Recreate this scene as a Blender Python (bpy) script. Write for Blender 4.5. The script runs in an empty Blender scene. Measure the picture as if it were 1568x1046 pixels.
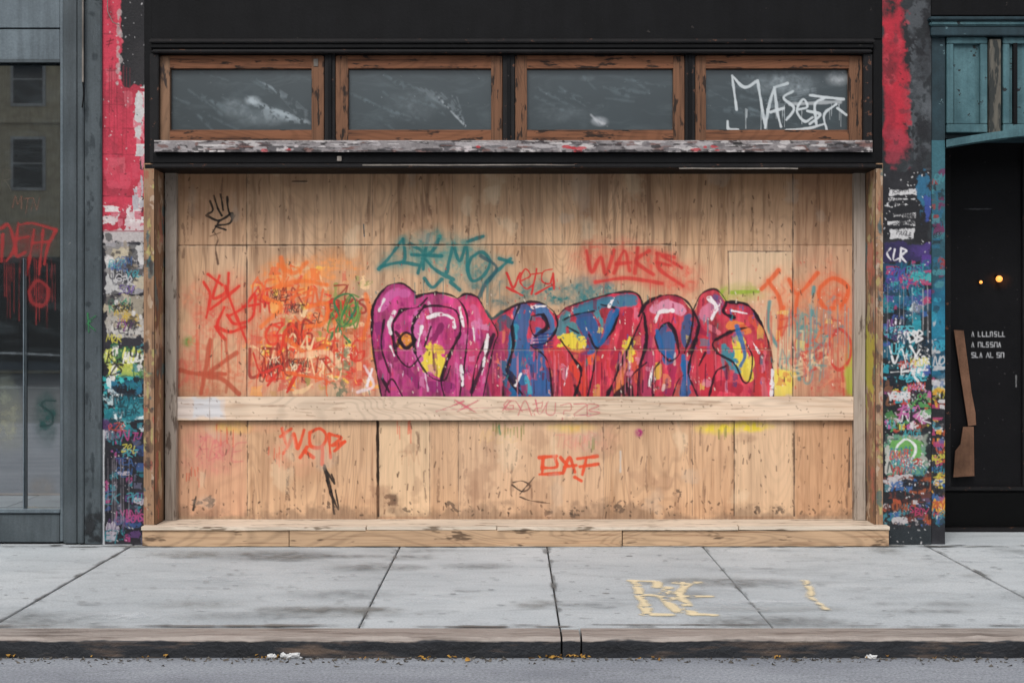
import bpy, bmesh, math, random
import numpy as np
from mathutils import Vector
random.seed(7)
scene=bpy.context.scene
K=0.0045; CX=784.0; HY=500.0; CH=1.5; D=10.0
def PX(px,y=0.0): return (px-CX)*K*(D+y)/D
def PZ(py,y=0.0): return CH-(py-HY)*K*(D+y)/D
def GR(px,py,z=0.0):
    d=(CH-z)/(K/D*(py-HY)); return ((px-CX)*K/D*d, d-D)
def lin(c):
    c=np.asarray(c,dtype=float)/255.0
    return np.where(c<=0.04045,c/12.92,((c+0.055)/1.055)**2.4)
def L4(c): 
    l=lin(c); return (float(l[0]),float(l[1]),float(l[2]),1.0)

# ---------------------------------------------------------------- noise + canvas
def fbm(h,w,sx,sy,octs=4,seed=0,gain=0.55):
    rng=np.random.RandomState(seed); out=np.zeros((h,w)); amp=1;tot=0
    for o in range(octs):
        gx=max(2,int(w/sx)+3); gy=max(2,int(h/sy)+3)
        g=rng.rand(gy,gx)
        xs=np.arange(w)/max(sx,1e-6); ys=np.arange(h)/max(sy,1e-6)
        xi=np.minimum(xs.astype(int),gx-2); yi=np.minimum(ys.astype(int),gy-2)
        fx=np.clip(xs-xi,0,1); fy=np.clip(ys-yi,0,1); fx=fx*fx*(3-2*fx); fy=fy*fy*(3-2*fy)
        a=g[np.ix_(yi,xi)]; b=g[np.ix_(yi,xi+1)]; c=g[np.ix_(yi+1,xi)]; d=g[np.ix_(yi+1,xi+1)]
        top=a+(b-a)*fx[None,:]; bot=c+(d-c)*fx[None,:]
        out+=amp*(top+(bot-top)*fy[:,None]); tot+=amp
        amp*=gain; sx=max(1.0,sx/2); sy=max(1.0,sy/2)
    out/=tot
    return np.clip((out-0.5)*1.6+0.5,0,1)
def sst(x,a,b):
    t=np.clip((x-a)/(b-a),0,1); return t*t*(3-2*t)
def smooth(pts,n=7,closed=False):
    P=[np.array(p,float) for p in pts]
    if len(P)<3: return P
    if closed: Q=[P[-1]]+P+[P[0],P[1]]
    else: Q=[2*P[0]-P[1]]+P+[2*P[-1]-P[-2]]
    out=[]
    for i in range(1,len(Q)-2):
        p0,p1,p2,p3=Q[i-1],Q[i],Q[i+1],Q[i+2]
        for k in range(n):
            t=k/n
            out.append(0.5*((2*p1)+(-p0+p2)*t+(2*p0-5*p1+4*p2-p3)*t*t+(-p0+3*p1-3*p2+p3)*t**3))
    out.append(Q[-2]); return out
# hand-lettering glyphs in a unit box (x right, y down); each glyph = list of strokes
GLY=[[[(0,1),(.45,0),(.9,1)],[(.15,.62),(.85,.55)]],[[(.9,0),(.1,.08),(.05,.9),(.95,.95)],[(.1,.48),(.7,.45)]],[[(.1,0),(.05,1)],[(.9,.0),(.15,.5),(.95,1)]],
 [[(.05,1),(.1,0),(.8,.12),(.7,.48),(.15,.52)],[(.3,.52),(.95,1)]],[[(.9,.08),(.3,0),(.1,.28),(.75,.55),(.8,.88),(.05,.98)]],[[(.5,0),(.05,.3),(.15,.9),(.7,.95),(.95,.4),(.5,0)]],
 [[(.05,1),(.1,0),(.8,.95),(.9,0)]],[[(0,1),(.15,0),(.5,.7),(.85,0),(1,1)]],[[(0,.05),(.9,.02),(.1,.95),(1,.95)]],[[(0,0),(.5,.5),(1,0)],[(.5,.5),(.4,1.1)]],[[(0,.05),(1,0)],[(.5,.03),(.45,1)]],
 [[(.9,.1),(.35,0),(.05,.5),(.3,.95),(.9,.9),(.9,.55),(.55,.55)]],[[(.1,0),(.0,1),(.75,.98)]],[[(.1,0),(.12,.8),(.5,1),(.85,.8),(.9,0)]],[[(.05,1),(.1,0),(.85,.2),(.15,.5),(.95,.75),(.05,1)]],[[(.1,.1),(.9,0),(.9,.4),(.4,.5),(.35,.7)],[(.33,.92),(.35,1)]],
 [[(.3,1),(.1,.4),(.5,0),(.8,.4),(.3,.7),(1.2,1)]],[[(0,.4),(1.1,.1)],[(.6,-.1),(.3,1.1)],[(0,.8),(.9,.6)]]]
class Canvas:
    def __init__(s,x0,y0,x1,y1,step,seed=1):
        s.step=step
        s.W=int(round((x1-x0)/step))+1; s.H=int(round((y1-y0)/step))+1
        s.xs=np.linspace(x0,x1,s.W); s.ys=np.linspace(y0,y1,s.H)
        s.X,s.Y=np.meshgrid(s.xs,s.ys)
        s.rgb=np.zeros((s.H,s.W,3)); s.a=np.zeros((s.H,s.W))
        s.clip=None; s.rng=random.Random(seed)
        s.n1=fbm(s.H,s.W,14/step if step>0.1 else 14,14/step if step>0.1 else 14,4,seed)
        s.n2=fbm(s.H,s.W,5,5,3,seed+5)
        s.n3=fbm(s.H,s.W,60,60,5,seed+9)
    def win(s,x0,y0,x1,y1):
        i0=max(0,np.searchsorted(s.xs,x0)-1); i1=min(s.W,np.searchsorted(s.xs,x1)+1)
        j0=max(0,np.searchsorted(s.ys,y0)-1); j1=min(s.H,np.searchsorted(s.ys,y1)+1)
        return slice(j0,j1),slice(i0,i1)
    def comp(s,sl,m,col,raw=False):
        if s.clip is not None: m=m*s.clip[sl]
        m=np.clip(m,0,1)
        c=col if raw else lin(col)
        a=s.a[sl]; ao=m+a*(1-m)
        den=np.maximum(ao,1e-6)[...,None]
        s.rgb[sl]=(c*m[...,None]+s.rgb[sl]*(a*(1-m))[...,None])/den
        s.a[sl]=ao
    def stroke(s,pts,col,w=4,soft=1.2,alpha=.95,jit=1.0,sm=True,closed=False,dry=0.0,n=7):
        if sm: pts=smooth(pts,n,closed)
        pts=np.array(pts,float); pad=w/2+soft*2+abs(jit)+1*s.step
        sl=s.win(pts[:,0].min()-pad,pts[:,1].min()-pad,pts[:,0].max()+pad,pts[:,1].max()+pad)
        X=s.X[sl];Y=s.Y[sl]
        if X.size==0: return
        d=np.full(X.shape,1e9)
        for i in range(len(pts)-1):
            ax,ay=pts[i];bx,by=pts[i+1]; dx,dy=bx-ax,by-ay; q=dx*dx+dy*dy+1e-9
            t=np.clip(((X-ax)*dx+(Y-ay)*dy)/q,0,1)
            d=np.minimum(d,(X-ax-t*dx)**2+(Y-ay-t*dy)**2)
        d=np.sqrt(d)+(s.n1[sl]-.5)*jit*2
        m=np.clip((w/2-d)/max(soft,1e-4)+.5,0,1)*alpha
        if dry>0: m=m*sst(s.n2[sl],dry-.15,dry+.15)
        s.comp(sl,m,col)
    def haze(s,x,y,rx,ry,col,alpha=.5,grit=.5,p=1.0):
        sl=s.win(x-rx*1.3,y-ry*1.3,x+rx*1.3,y+ry*1.3)
        r=np.sqrt(((s.X[sl]-x)/rx)**2+((s.Y[sl]-y)/ry)**2)
        m=(1-sst(r+(s.n3[sl]-.5)*.6,.25,1.15))**p*alpha
        m=m*(1-grit+grit*2*s.n2[sl]*s.n1[sl]*1.6)
        s.comp(sl,m,col)
    def blob(s,x,y,rx,ry,col,alpha=.95,rag=.6,edge=.12,dry=0):
        sl=s.win(x-rx*1.6,y-ry*1.6,x+rx*1.6,y+ry*1.6)
        r=np.sqrt(((s.X[sl]-x)/rx)**2+((s.Y[sl]-y)/ry)**2)+(s.n1[sl]-.5)*rag*2
        m=(1-sst(r,1-edge,1+edge))*alpha
        if dry>0: m=m*sst(s.n2[sl],dry-.12,dry+.12)
        s.comp(sl,m,col)
    def rect(s,x0,y0,x1,y1,col,alpha=1,rag=2.0,soft=1.5,dry=0,col2=None):
        sl=s.win(x0-rag*2-soft,y0-rag*2-soft,x1+rag*2+soft,y1+rag*2+soft)
        X=s.X[sl];Y=s.Y[sl]
        d=np.maximum(np.maximum(x0-X,X-x1),np.maximum(y0-Y,Y-y1))+(s.n1[sl]-.5)*rag*2
        m=np.clip(.5-d/soft,0,1)*alpha
        if dry>0: m=m*sst(s.n2[sl]*.5+s.n1[sl]*.5,dry-.1,dry+.1)
        if col2 is None: s.comp(sl,m,col)
        else:
            t=sst(s.n3[sl],.3,.7)[...,None]
            s.comp(sl,m,lin(col)*(1-t)+lin(col2)*t,True)
    def polymask(s,pts):
        pts=np.array(pts,float); m=np.zeros(s.X.shape,bool)
        sl=s.win(pts[:,0].min(),pts[:,1].min(),pts[:,0].max(),pts[:,1].max())
        X=s.X[sl];Y=s.Y[sl]; k=np.zeros(X.shape,bool)
        n=len(pts)
        for i in range(n):
            x1,y1=pts[i];x2,y2=pts[(i+1)%n]
            if y1==y2: continue
            c=((y1>Y)!=(y2>Y))&(X<(x2-x1)*(Y-y1)/(y2-y1)+x1); k^=c
        m[sl]=k; return m
    def patch(s,x,y,w,h,col,alpha=.9):   # torn paper / rolled paint patch
        r=s.rng; P=[]
        for (a,b) in ((0,0),(.5,0),(1,0),(1,.5),(1,1),(.5,1),(0,1),(0,.5)): P.append((x+w*(a+r.uniform(-.18,.18)),y+h*(b+r.uniform(-.18,.18))))
        m=s.polymask(P).astype(float)*alpha; sl=s.win(x-w*.3,y-h*.3,x+w*1.3,y+h*1.3)
        s.comp(sl,m[sl]*sst(s.n2[sl]+s.n1[sl]*.6,.3,.5),col)
    def tag(s,x,y,w,h,col,lw=3,n=7,alpha=.9,soft=1.2,dry=0):
        r=s.rng; k=max(1,int(round(w/(h*.62)))); k=min(k,7); cw=w/k; sl_=r.uniform(-.25,.1); rise=r.uniform(-.15,.15)
        for i in range(k):
            g=r.choice(GLY); sx=cw*r.uniform(.75,1.1); sy=h*r.uniform(.75,1.1); ox=x+i*cw+r.uniform(-.08,.08)*cw; oy=y+r.uniform(-.1,.1)*h+rise*i*cw
            for st in g:
                P=[(ox+a*sx+(1-b)*sy*-sl_+r.uniform(-.06,.06)*sx, oy+b*sy+r.uniform(-.06,.06)*sy) for a,b in st]
                s.stroke(P,col,lw*r.uniform(.85,1.15),soft,alpha,lw*.12,dry=dry,n=5,sm=r.random()<.75)
    def drips(s,x0,x1,y,l,col,n,w=1.6,alpha=.7):
        for i in range(n):
            x=s.rng.uniform(x0,x1); yy=y+s.rng.uniform(-6,6); ll=l*s.rng.uniform(.3,1)
            s.stroke([(x,yy),(x+s.rng.uniform(-.8,.8),yy+ll)],col,w,1.0,alpha,.4,sm=False)
    def specks(s,n,col,x0,y0,x1,y1,r0=.8,r1=2.2,alpha=.8,tall=1):
        for i in range(n):
            x=s.rng.uniform(x0,x1);y=s.rng.uniform(y0,y1);r=s.rng.uniform(r0,r1)
            s.stroke([(x,y),(x+s.rng.uniform(-r,r),y+s.rng.uniform(-r,r)*tall)],col,r,1.0,alpha,.3,sm=False)
    def mess(s,x0,y0,x1,y1,pal,nb,nt,size=10,lw=(1.5,4)):
        r=s.rng
        for i in range(nb):
            if r.random()<.6: s.blob(r.uniform(x0,x1),r.uniform(y0,y1),size*r.uniform(.3,1.4),size*r.uniform(.3,1.2),r.choice(pal),r.uniform(.6,.95),.95,.15,dry=r.choice([0,.4,.5]))
            else: s.patch(r.uniform(x0-4,x1-6),r.uniform(y0,y1-6),size*r.uniform(.6,2.4),size*r.uniform(.5,1.8),r.choice(pal),.85)
        for i in range(nt):
            w=min(x1-x0,size*r.uniform(1.5,5)); h=size*r.uniform(.9,2.4)
            s.tag(r.uniform(x0,max(x0+1,x1-w*.8)),r.uniform(y0,y1-h*.6),w,h,r.choice(pal),r.uniform(*lw),4,.9,1.0)
    def mesh(s,name,fn,mat,parent=None,yoff=None,flip=False):
        x,y,z=fn(s.X.ravel(),s.Y.ravel())
        if yoff is not None: y=y+yoff.ravel()
        co=np.stack([x,y,z],1).astype(np.float32)
        nv=s.W*s.H
        idx=np.arange(nv).reshape(s.H,s.W)
        a=idx[:-1,:-1].ravel();b=idx[:-1,1:].ravel();c=idx[1:,1:].ravel();d=idx[1:,:-1].ravel()
        f=np.stack([a,d,c,b],1) if not flip else np.stack([a,b,c,d],1)
        me=bpy.data.meshes.new(name); nf=len(f)
        me.vertices.add(nv); me.vertices.foreach_set('co',co.ravel())
        me.loops.add(nf*4); me.loops.foreach_set('vertex_index',f.ravel().astype(np.int32))
        me.polygons.add(nf); me.polygons.foreach_set('loop_start',np.arange(0,nf*4,4,dtype=np.int32))
        me.update(calc_edges=True); me.validate()
        ca=me.color_attributes.new('paint','FLOAT_COLOR','POINT')
        cc=np.concatenate([s.rgb.reshape(-1,3),s.a.reshape(-1,1)],1).astype(np.float32)
        ca.data.foreach_set('color',cc.ravel())
        o=bpy.data.objects.new(name,me); scene.collection.objects.link(o)
        me.materials.append(mat)
        if parent: o.parent=parent
        return o

# ---------------------------------------------------------------- materials
class NT:
    def __init__(s,name):
        s.m=bpy.data.materials.new(name); s.m.use_nodes=True; s.t=s.m.node_tree
        s.b=s.t.nodes['Principled BSDF']; s.out=s.t.nodes['Material Output']
        s.tc=s.t.nodes.new('ShaderNodeTexCoord')
    def link(s,a,b): s.t.links.new(a,b)
    def map(s,sc):
        n=s.t.nodes.new('ShaderNodeMapping'); n.inputs['Scale'].default_value=sc
        s.link(s.tc.outputs['Object'],n.inputs['Vector']); return n.outputs[0]
    def noise(s,sc,scale=1,detail=5,rough=.6,dist=0):
        n=s.t.nodes.new('ShaderNodeTexNoise'); n.inputs['Scale'].default_value=scale
        n.inputs['Detail'].default_value=min(detail,3); n.inputs['Roughness'].default_value=rough; n.inputs['Distortion'].default_value=dist
        s.link(s.map(sc),n.inputs['Vector']); return n.outputs['Fac']
    def ramp(s,fac,stops,interp='LINEAR'):
        n=s.t.nodes.new('ShaderNodeValToRGB'); e=n.color_ramp.elements; n.color_ramp.interpolation=interp
        while len(e)<len(stops): e.new(.5)
        for i,(p,c) in enumerate(stops):
            e[i].position=p
            e[i].color=c if isinstance(c,tuple) else (c,c,c,1)
        s.link(fac,n.inputs[0]); return n.outputs[0]
    def math(s,op,a,b=None,c=None):
        n=s.t.nodes.new('ShaderNodeMath'); n.operation=op
        for i,v in enumerate((a,b,c)):
            if v is None: continue
            if isinstance(v,(int,float)): n.inputs[i].default_value=v
            else: s.link(v,n.inputs[i])
        return n.outputs[0]
    def mix(s,f,a,b,mode='MIX'):
        n=s.t.nodes.new('ShaderNodeMix'); n.data_type='RGBA'; n.blend_type=mode
        for k,v in ((0,f),(6,a),(7,b)):
            if isinstance(v,(int,float)): n.inputs[k].default_value=v if k==0 else (v,v,v,1)
            elif isinstance(v,tuple): n.inputs[k].default_value=v
            else: s.link(v,n.inputs[k])
        return n.outputs[2]
    def attr(s):
        n=s.t.nodes.new('ShaderNodeAttribute'); n.attribute_name='paint'; return n.outputs['Color'],n.outputs['Alpha']
    def bump(s,h,st=.3,dist=.005):
        n=s.t.nodes.new('ShaderNodeBump'); n.inputs['Strength'].default_value=st; n.inputs['Distance'].default_value=dist
        s.link(h,n.inputs['Height']); s.link(n.outputs[0],s.b.inputs['Normal'])
    def fin(s,col,rough=.7,spec=.3):
        if isinstance(col,tuple): s.b.inputs['Base Color'].default_value=col
        else: s.link(col,s.b.inputs['Base Color'])
        if isinstance(rough,(int,float)): s.b.inputs['Roughness'].default_value=rough
        else: s.link(rough,s.b.inputs['Roughness'])
        s.b.inputs['Specular IOR Level'].default_value=spec
        return s.m
def painted(name,c1,c2=None,sc=(3,3,3),rough=.6,chips=None,bump=.25,attr=False,spec=.3,streak=True):
    n=NT(name); c1=L4(c1); c2=L4(c2) if c2 else tuple(v*.7 for v in c1[:3])+(1,)
    col=n.ramp(n.noise(sc,1,4,.65),[(.32,c2),(.62,c1)])
    if chips:
        cc,thr,cs=chips
        f=n.ramp(n.noise((cs,cs,cs),1,4,.7),[(thr,0.0),(thr+.03,1.0)])
        col=n.mix(f,col,L4(cc))
    if streak:
        st=n.ramp(n.noise((22,22,1.2),1,3,.6),[(.35,.76),(.6,1.0)])
        col=n.mix(1.0,col,st,'MULTIPLY')
    if attr:
        pc,pa=n.attr(); col=n.mix(pa,col,pc)
    fine=n.noise((60,60,60),1,4,.65)
    v=n.ramp(fine,[(.3,.84),(.7,1.1)]); col=n.mix(1.0,col,v,'MULTIPLY')
    n.bump(fine,bump,.004)
    return n.fin(col,rough,spec)
def wood(name,cl,cd,axis='z',attr=False,contour=.5,rough=.75,blot=None,gr=55,fc=1.0):
    n=NT(name)
    def A(a,b): return (b,a,a) if axis=='x' else ((a,a,b) if axis=='z' else (a,b,a))
    fine=n.noise(A(gr,1.8),1,4,.65,.2)
    cdm=tuple(v*(1-fc)+w*fc for v,w in zip(L4(cl),L4(cd)))
    col=n.ramp(fine,[(.26,cdm),(.48,L4(cl)),(.74,tuple(min(1,v*1.10) for v in L4(cl)[:3])+(1,))])
    base=n.noise(A(2.3,.5),1,2,.4,.8)
    cont=n.math('SINE',n.math('MULTIPLY',base,170.0))
    cr=n.ramp(n.math('MULTIPLY_ADD',cont,.5,.5),[(.0,1-.3*contour),(.45,1.0)])
    col=n.mix(1.0,col,cr,'MULTIPLY')
    big=n.ramp(n.noise((1.3,1.3,.8),1,4,.6),[(.3,.84),(.65,1.05)])
    col=n.mix(1.0,col,big,'MULTIPLY')
    if blot:
        bc,thr,bs=blot
        f=n.ramp(n.noise(A(bs,bs*.25),1,4,.7),[(thr,0.0),(thr+.06,.9)])
        col=n.mix(f,col,L4(bc))
    if attr:
        pc,pa=n.attr()
        grain=n.ramp(fine,[(.3,.82),(.6,1.04)])
        pc2=n.mix(1.0,pc,grain,'MULTIPLY')
        col=n.mix(pa,col,pc2)
        rg=n.ramp(pa,[(0,.85),(1,.6)])
        n.bump(fine,.3,.003)
        return n.fin(col,rg,.25)
    n.bump(fine,.35,.003)
    return n.fin(col,rough,.25)
def glassmat(name,base,refl=.12,rough=.08,attr=True):
    n=NT(name)
    col=n.ramp(n.noise((2,2,2),1,4),[(.3,tuple(v*.7 for v in L4(base)[:3])+(1,)),(.7,L4(base))])
    smear=n.ramp(n.noise((3,3,9),1,4,.7,.8),[(.5,0.0),(.9,.4)])
    col=n.mix(smear,col,L4((90,102,106)))
    if attr:
        pc,pa=n.attr(); col=n.mix(pa,col,pc)
    n.fin(col,.5,.3)
    g=n.t.nodes.new('ShaderNodeBsdfGlossy'); g.inputs['Roughness'].default_value=rough
    g.inputs['Color'].default_value=(.92,.97,1,1)
    ms=n.t.nodes.new('ShaderNodeMixShader')
    lw=n.t.nodes.new('ShaderNodeFresnel'); lw.inputs['IOR'].default_value=1.5
    f=n.math('ADD',lw.outputs[0],refl)
    if attr: f=n.math('MULTIPLY',f,n.math('SUBTRACT',1.0,pa))
    n.link(f,ms.inputs[0]); n.link(n.b.outputs[0],ms.inputs[1]); n.link(g.outputs[0],ms.inputs[2])
    n.link(ms.outputs[0],n.out.inputs['Surface'])
    return n.m

M_black=painted('black_paint',(16,16,18),(9,9,11),rough=.6,chips=((56,52,50),.70,14),spec=.14)
M_black2=painted('black_trim',(27,25,26),(13,13,15),rough=.55,chips=((92,62,48),.64,18),spec=.22)
M_wall=painted('upper_wall',(40,38,39),(30,29,30))
M_gray=painted('gray_paint',(76,84,88),(62,70,74),rough=.55,chips=((106,110,112),.74,10))
M_gray2=painted('gray_panel',(100,111,117),(86,96,102),rough=.5)
M_pillar=painted('pillar_paint',(48,48,52),(34,34,38),attr=True,rough=.65,streak=False,bump=.6)
M_teal=painted('teal_paint',(80,114,120),(54,86,93),rough=.55,chips=((34,38,40),.64,12))
M_teal_d=painted('teal_dark',(40,62,70),(26,42,48),rough=.55,chips=((92,118,124),.66,16))
M_door=painted('door_black',(16,15,17),(10,10,12),rough=.5,attr=True,streak=False,spec=.15)
M_ply=wood('plywood',(206,167,132),(164,124,92),'z',attr=True,contour=.5,fc=.8,gr=42)
M_bat=wood('pine_board',(216,192,168),(184,148,120),'x',attr=True,contour=.5,gr=36,fc=.75)
M_sillw=wood('sill_lumber',(184,153,122),(138,106,80),'x',contour=.7,blot=((88,70,55),.60,14))
M_silltop=wood('sill_top',(206,191,172),(170,150,130),'x',contour=.3,blot=((112,96,80),.58,14))
M_post=wood('gray_post_wood',(164,152,140),(118,104,92),'z',contour=.3,blot=((90,76,66),.58,16))
M_brown=wood('window_wood',(114,80,59),(50,36,29),'z',contour=.6,blot=((30,26,24),.55,22))
M_brownx=wood('window_wood_x',(126,83,59),(54,37,30),'x',contour=.6,blot=((30,26,24),.56,22))
M_jamb=wood('jamb_wood',(128,98,76),(66,50,42),'z',contour=.6,blot=((44,38,38),.58,18))
M_ledge=painted('ledge_paint',(100,94,94),(60,56,58),attr=True,rough=.7,streak=False,bump=.6)
M_strip=painted('pale_strip',(140,132,124),(90,84,78),rough=.7)
M_glass=glassmat('transom_glass',(40,52,56),.02,.22)
M_glassL=glassmat('shop_glass',(12,15,15),.38,.015)
M_card=painted('cardboard',(126,92,72),(92,66,50),rough=.9)

# ---------------------------------------------------------------- geometry helpers
def empty(name,loc=(0,0,0)):
    o=bpy.data.objects.new(name,None); scene.collection.objects.link(o); o.location=loc; o.empty_display_size=.2; return o
def addmesh(name,bm,mat,parent=None,smoothf=False):
    me=bpy.data.meshes.new(name); bm.normal_update(); bm.to_mesh(me); bm.free()
    if smoothf:
        for p in me.polygons: p.use_smooth=True
    o=bpy.data.objects.new(name,me); scene.collection.objects.link(o)
    if mat: me.materials.append(mat)
    if parent: o.parent=parent
    return o
def box(name,x0,x1,y0,y1,z0,z1,mat,parent=None,bev=.004,wob=0.0):
    bm=bmesh.new()
    if x0>x1:x0,x1=x1,x0
    if z0>z1:z0,z1=z1,z0
    bmesh.ops.create_cube(bm,size=1)
    for v in bm.verts:
        v.co=Vector(((x0+x1)/2+v.co.x*(x1-x0),(y0+y1)/2+v.co.y*(y1-y0),(z0+z1)/2+v.co.z*(z1-z0)))
    if wob>0:
        ax=0 if (x1-x0)>(z1-z0) else 2
        es=[e for e in bm.edges if abs((e.verts[0].co-e.verts[1].co)[ax])>.5*max(x1-x0,z1-z0)]
        bmesh.ops.subdivide_edges(bm,edges=es,cuts=max(4,int(max(x1-x0,z1-z0)/.12)),use_grid_fill=True)
        for v in bm.verts:
            v.co+=Vector((random.uniform(-1,1)*(wob if ax==2 else 0),random.uniform(-1,1)*wob*.5,random.uniform(-1,1)*(wob if ax==0 else 0)))
    elif bev>0:
        b=min(bev,.3*min(x1-x0,y1-y0,z1-z0))
        bmesh.ops.bevel(bm,geom=list(bm.edges),offset=b,segments=2,affect='EDGES')
    return addmesh(name,bm,mat,parent)
def bp(name,a,b,c,d,yf,yb,mat,parent=None,bev=.004,wob=0):
    return box(name,PX(a,yf),PX(b,yf),yf,yb,PZ(d,yf),PZ(c,yf),mat,parent,bev,wob)
def plane_fn(y): return lambda X,Y:(PX(X,y),np.full(X.shape,float(y)),PZ(Y,y))

# ================================================================= PLYWOOD
YP=.30
store=empty('boarded_storefront')
c=Canvas(253,250,1325,802,.98,seed=3)
S=c.stroke
MAG=(170,50,112);CRI=(180,44,66);RED=(204,52,42);ORG=(220,98,52);TEAL=(38,108,108);BLUE=(30,92,138)
YEL=(222,196,66);WHT=(226,216,216);BLK=(28,14,26);GRN=(86,128,62);PINK=(204,110,146);PEACH=(224,152,108)
def wash(x0,y0,x1,y1,col,a): c.rect(x0,y0,x1,y1,col,a,rag=1,soft=2)
sl=(slice(0,c.H),slice(0,c.W))
vert=fbm(c.H,c.W,6,110,4,31); vert2=fbm(c.H,c.W,30,160,4,32); big=fbm(c.H,c.W,160,120,5,33)
c.comp(sl,sst(big,.5,.9)*.4,(200,168,140)); c.comp(sl,sst(1-big,.5,.95)*.45,(170,126,92))
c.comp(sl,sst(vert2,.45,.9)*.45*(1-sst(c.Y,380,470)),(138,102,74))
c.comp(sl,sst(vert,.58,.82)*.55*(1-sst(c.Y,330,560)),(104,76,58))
c.comp(sl,sst(vert,.58,.82)*.32*sst(c.Y,640,700),(138,100,76))
c.comp(sl,(1-sst(c.Y,255,310))*.35,(132,96,68))  # shade beneath the ledge, painted as a brown band along the top
wash(1116,385,1213,610,(216,186,152),.65)
wash(1214,255,1325,376,(152,110,80),.5); wash(1214,376,1325,640,(176,130,100),.3)
wash(253,255,378,376,(180,138,104),.4)
wash(378,255,571,376,(202,166,132),.3); wash(693,255,860,376,(208,174,140),.3); wash(1027,255,1214,376,(184,142,106),.25)
wash(270,645,378,790,(204,150,120),.5)
wash(580,645,658,790,(220,190,154),.6); wash(658,645,702,790,(200,160,124),.4)
wash(1124,645,1215,790,(216,184,150),.5)
wash(1216,645,1310,790,(184,134,96),.45)
wash(702,645,925,790,(212,176,144),.4); wash(1060,645,1124,790,(194,150,114),.3)
for (x,y,rx,ry,col,a) in [
 (470,500,116,106,(216,104,60),.6),(450,425,56,40,(230,136,60),.65),(520,415,60,40,(228,150,90),.6),(340,480,76,80,(210,96,72),.5),
 (320,570,70,50,(190,104,72),.5),(430,560,90,60,(210,78,52),.5),(550,540,46,86,(206,70,54),.6),(520,480,36,46,GRN,.45),(300,600,60,30,(176,110,80),.4),
 (660,376,60,28,(60,128,120),.65),(610,400,56,26,(70,132,124),.3),(700,400,70,36,(84,140,130),.45),(740,430,56,28,TEAL,.45),
 (960,405,92,42,(206,88,70),.5),(1040,430,56,36,(204,86,68),.45),(850,448,110,28,TEAL,.65),(920,444,56,24,(56,118,120),.65),(1130,470,46,28,(200,110,90),.45),
 (780,466,56,22,(56,100,100),.65),(1270,480,76,94,(208,104,72),.55),(1260,570,66,56,(196,88,76),.45),(1200,450,46,46,(216,126,84),.45),
 (1240,520,56,66,(116,146,128),.4),(1290,600,28,56,(190,78,60),.45),(1130,450,46,16,(150,168,60),.65),(1200,580,24,22,YEL,.8),(1310,570,20,60,(168,176,60),.65),
 (330,690,56,50,(206,108,110),.45),(355,655,40,12,(220,192,90),.65),(880,655,50,11,YEL,.6),(1095,656,36,11,YEL,.9),(1155,652,34,9,YEL,.8),
 (900,670,56,40,(210,140,124),.35),(977,662,8,8,(160,50,104),.9),(300,540,34,80,(200,90,80),.3),(1285,460,26,36,(212,86,50),.6),(385,655,90,12,(214,146,112),.4),(460,690,60,40,(218,144,118),.25)]:
    c.haze(x,y,rx,ry,col,a,.6)
r=c.rng
PAL=[ORG,(230,118,58),(212,66,44),PEACH,(232,162,84),(214,54,50),(190,146,92),(146,144,80),(232,192,146),(216,176,130),(236,190,80),(200,84,70)]
for i in range(150):
    x=min(max(r.gauss(472,48),384),568);y=r.uniform(404,602)
    k=r.random()
    if k<.3: c.blob(x,y,r.uniform(2,11),r.uniform(3,13),r.choice(PAL),r.uniform(.65,.95),.95,.12,dry=r.choice([0,.45,.5]))
    elif k<.55: c.patch(x,y,r.uniform(5,20),r.uniform(5,20),r.choice(PAL),r.uniform(.5,.85))
    else:
        a=r.uniform(0,3.14); l=r.uniform(8,30); S([(x,y),(x+math.cos(a)*l*.5+r.uniform(-6,6),y+math.sin(a)*l*.5+r.uniform(-4,4)),(x+math.cos(a)*l,y+math.sin(a)*l)],r.choice(PAL),r.uniform(2.5,7),1.5,r.uniform(.65,.95),2,dry=r.choice([0,.4]))
for i in range(32):
    c.tag(r.uniform(382,516),r.uniform(425,570),r.uniform(18,64),r.uniform(18,42),r.choice([RED,RED,RED,ORG,(226,80,44),(214,60,40),(232,196,150),(150,46,40)]),r.uniform(2.2,4.6),r.randint(3,6),.88,1.4)
for i in range(26):
    c.tag(r.uniform(395,520),r.uniform(436,575),r.uniform(8,30),r.uniform(8,18),r.choice([(56,30,32),(84,38,36),(110,40,36),(50,52,46),(232,206,170)]),r.uniform(1.,1.9),4,.78,1)
for i in range(5): c.tag(r.uniform(500,526),r.uniform(446,500),30,34,r.choice([GRN,(50,112,66),(112,152,74)]),2.6,6,.9)
S([(505,520),(520,490),(512,460),(535,450),(545,470),(525,500),(508,480)],(50,112,70),3.2); S([(538,452),(520,500),(536,524)],(56,116,64),2.8)
c.blob(525,560,14,22,(100,124,92),.75,.9,.2,dry=.4); c.blob(520,590,12,16,(60,102,80),.7,.9,.2,dry=.4); c.haze(290,522,14,12,(80,140,60),.9)
for p in [[(426,405),(450,418),(470,402)],[(430,395),(436,420),(428,440)],[(420,440),(460,430),(500,436)],[(405,455),(430,470),(400,500)],[(470,470),(500,466),(496,495),(470,500)],[(440,520),(470,540),(500,530)],[(560,450),(566,480),(555,520)]]:
    S(p,(226,110,48),7,3,.8)
for i in range(20):
    x=r.uniform(276,340) if i<10 else r.uniform(1190,1290); y=r.uniform(430,590)
    S([(x,y),(x+r.uniform(-14,14),y+r.uniform(8,24)),(x+r.uniform(-20,20),y+r.uniform(20,40))],r.choice([(206,112,84),(200,90,74),(214,144,106)]+([(98,146,140),(84,136,130)] if x>1000 else [])),r.uniform(3,7),3,.55,2,dry=.35)
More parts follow.
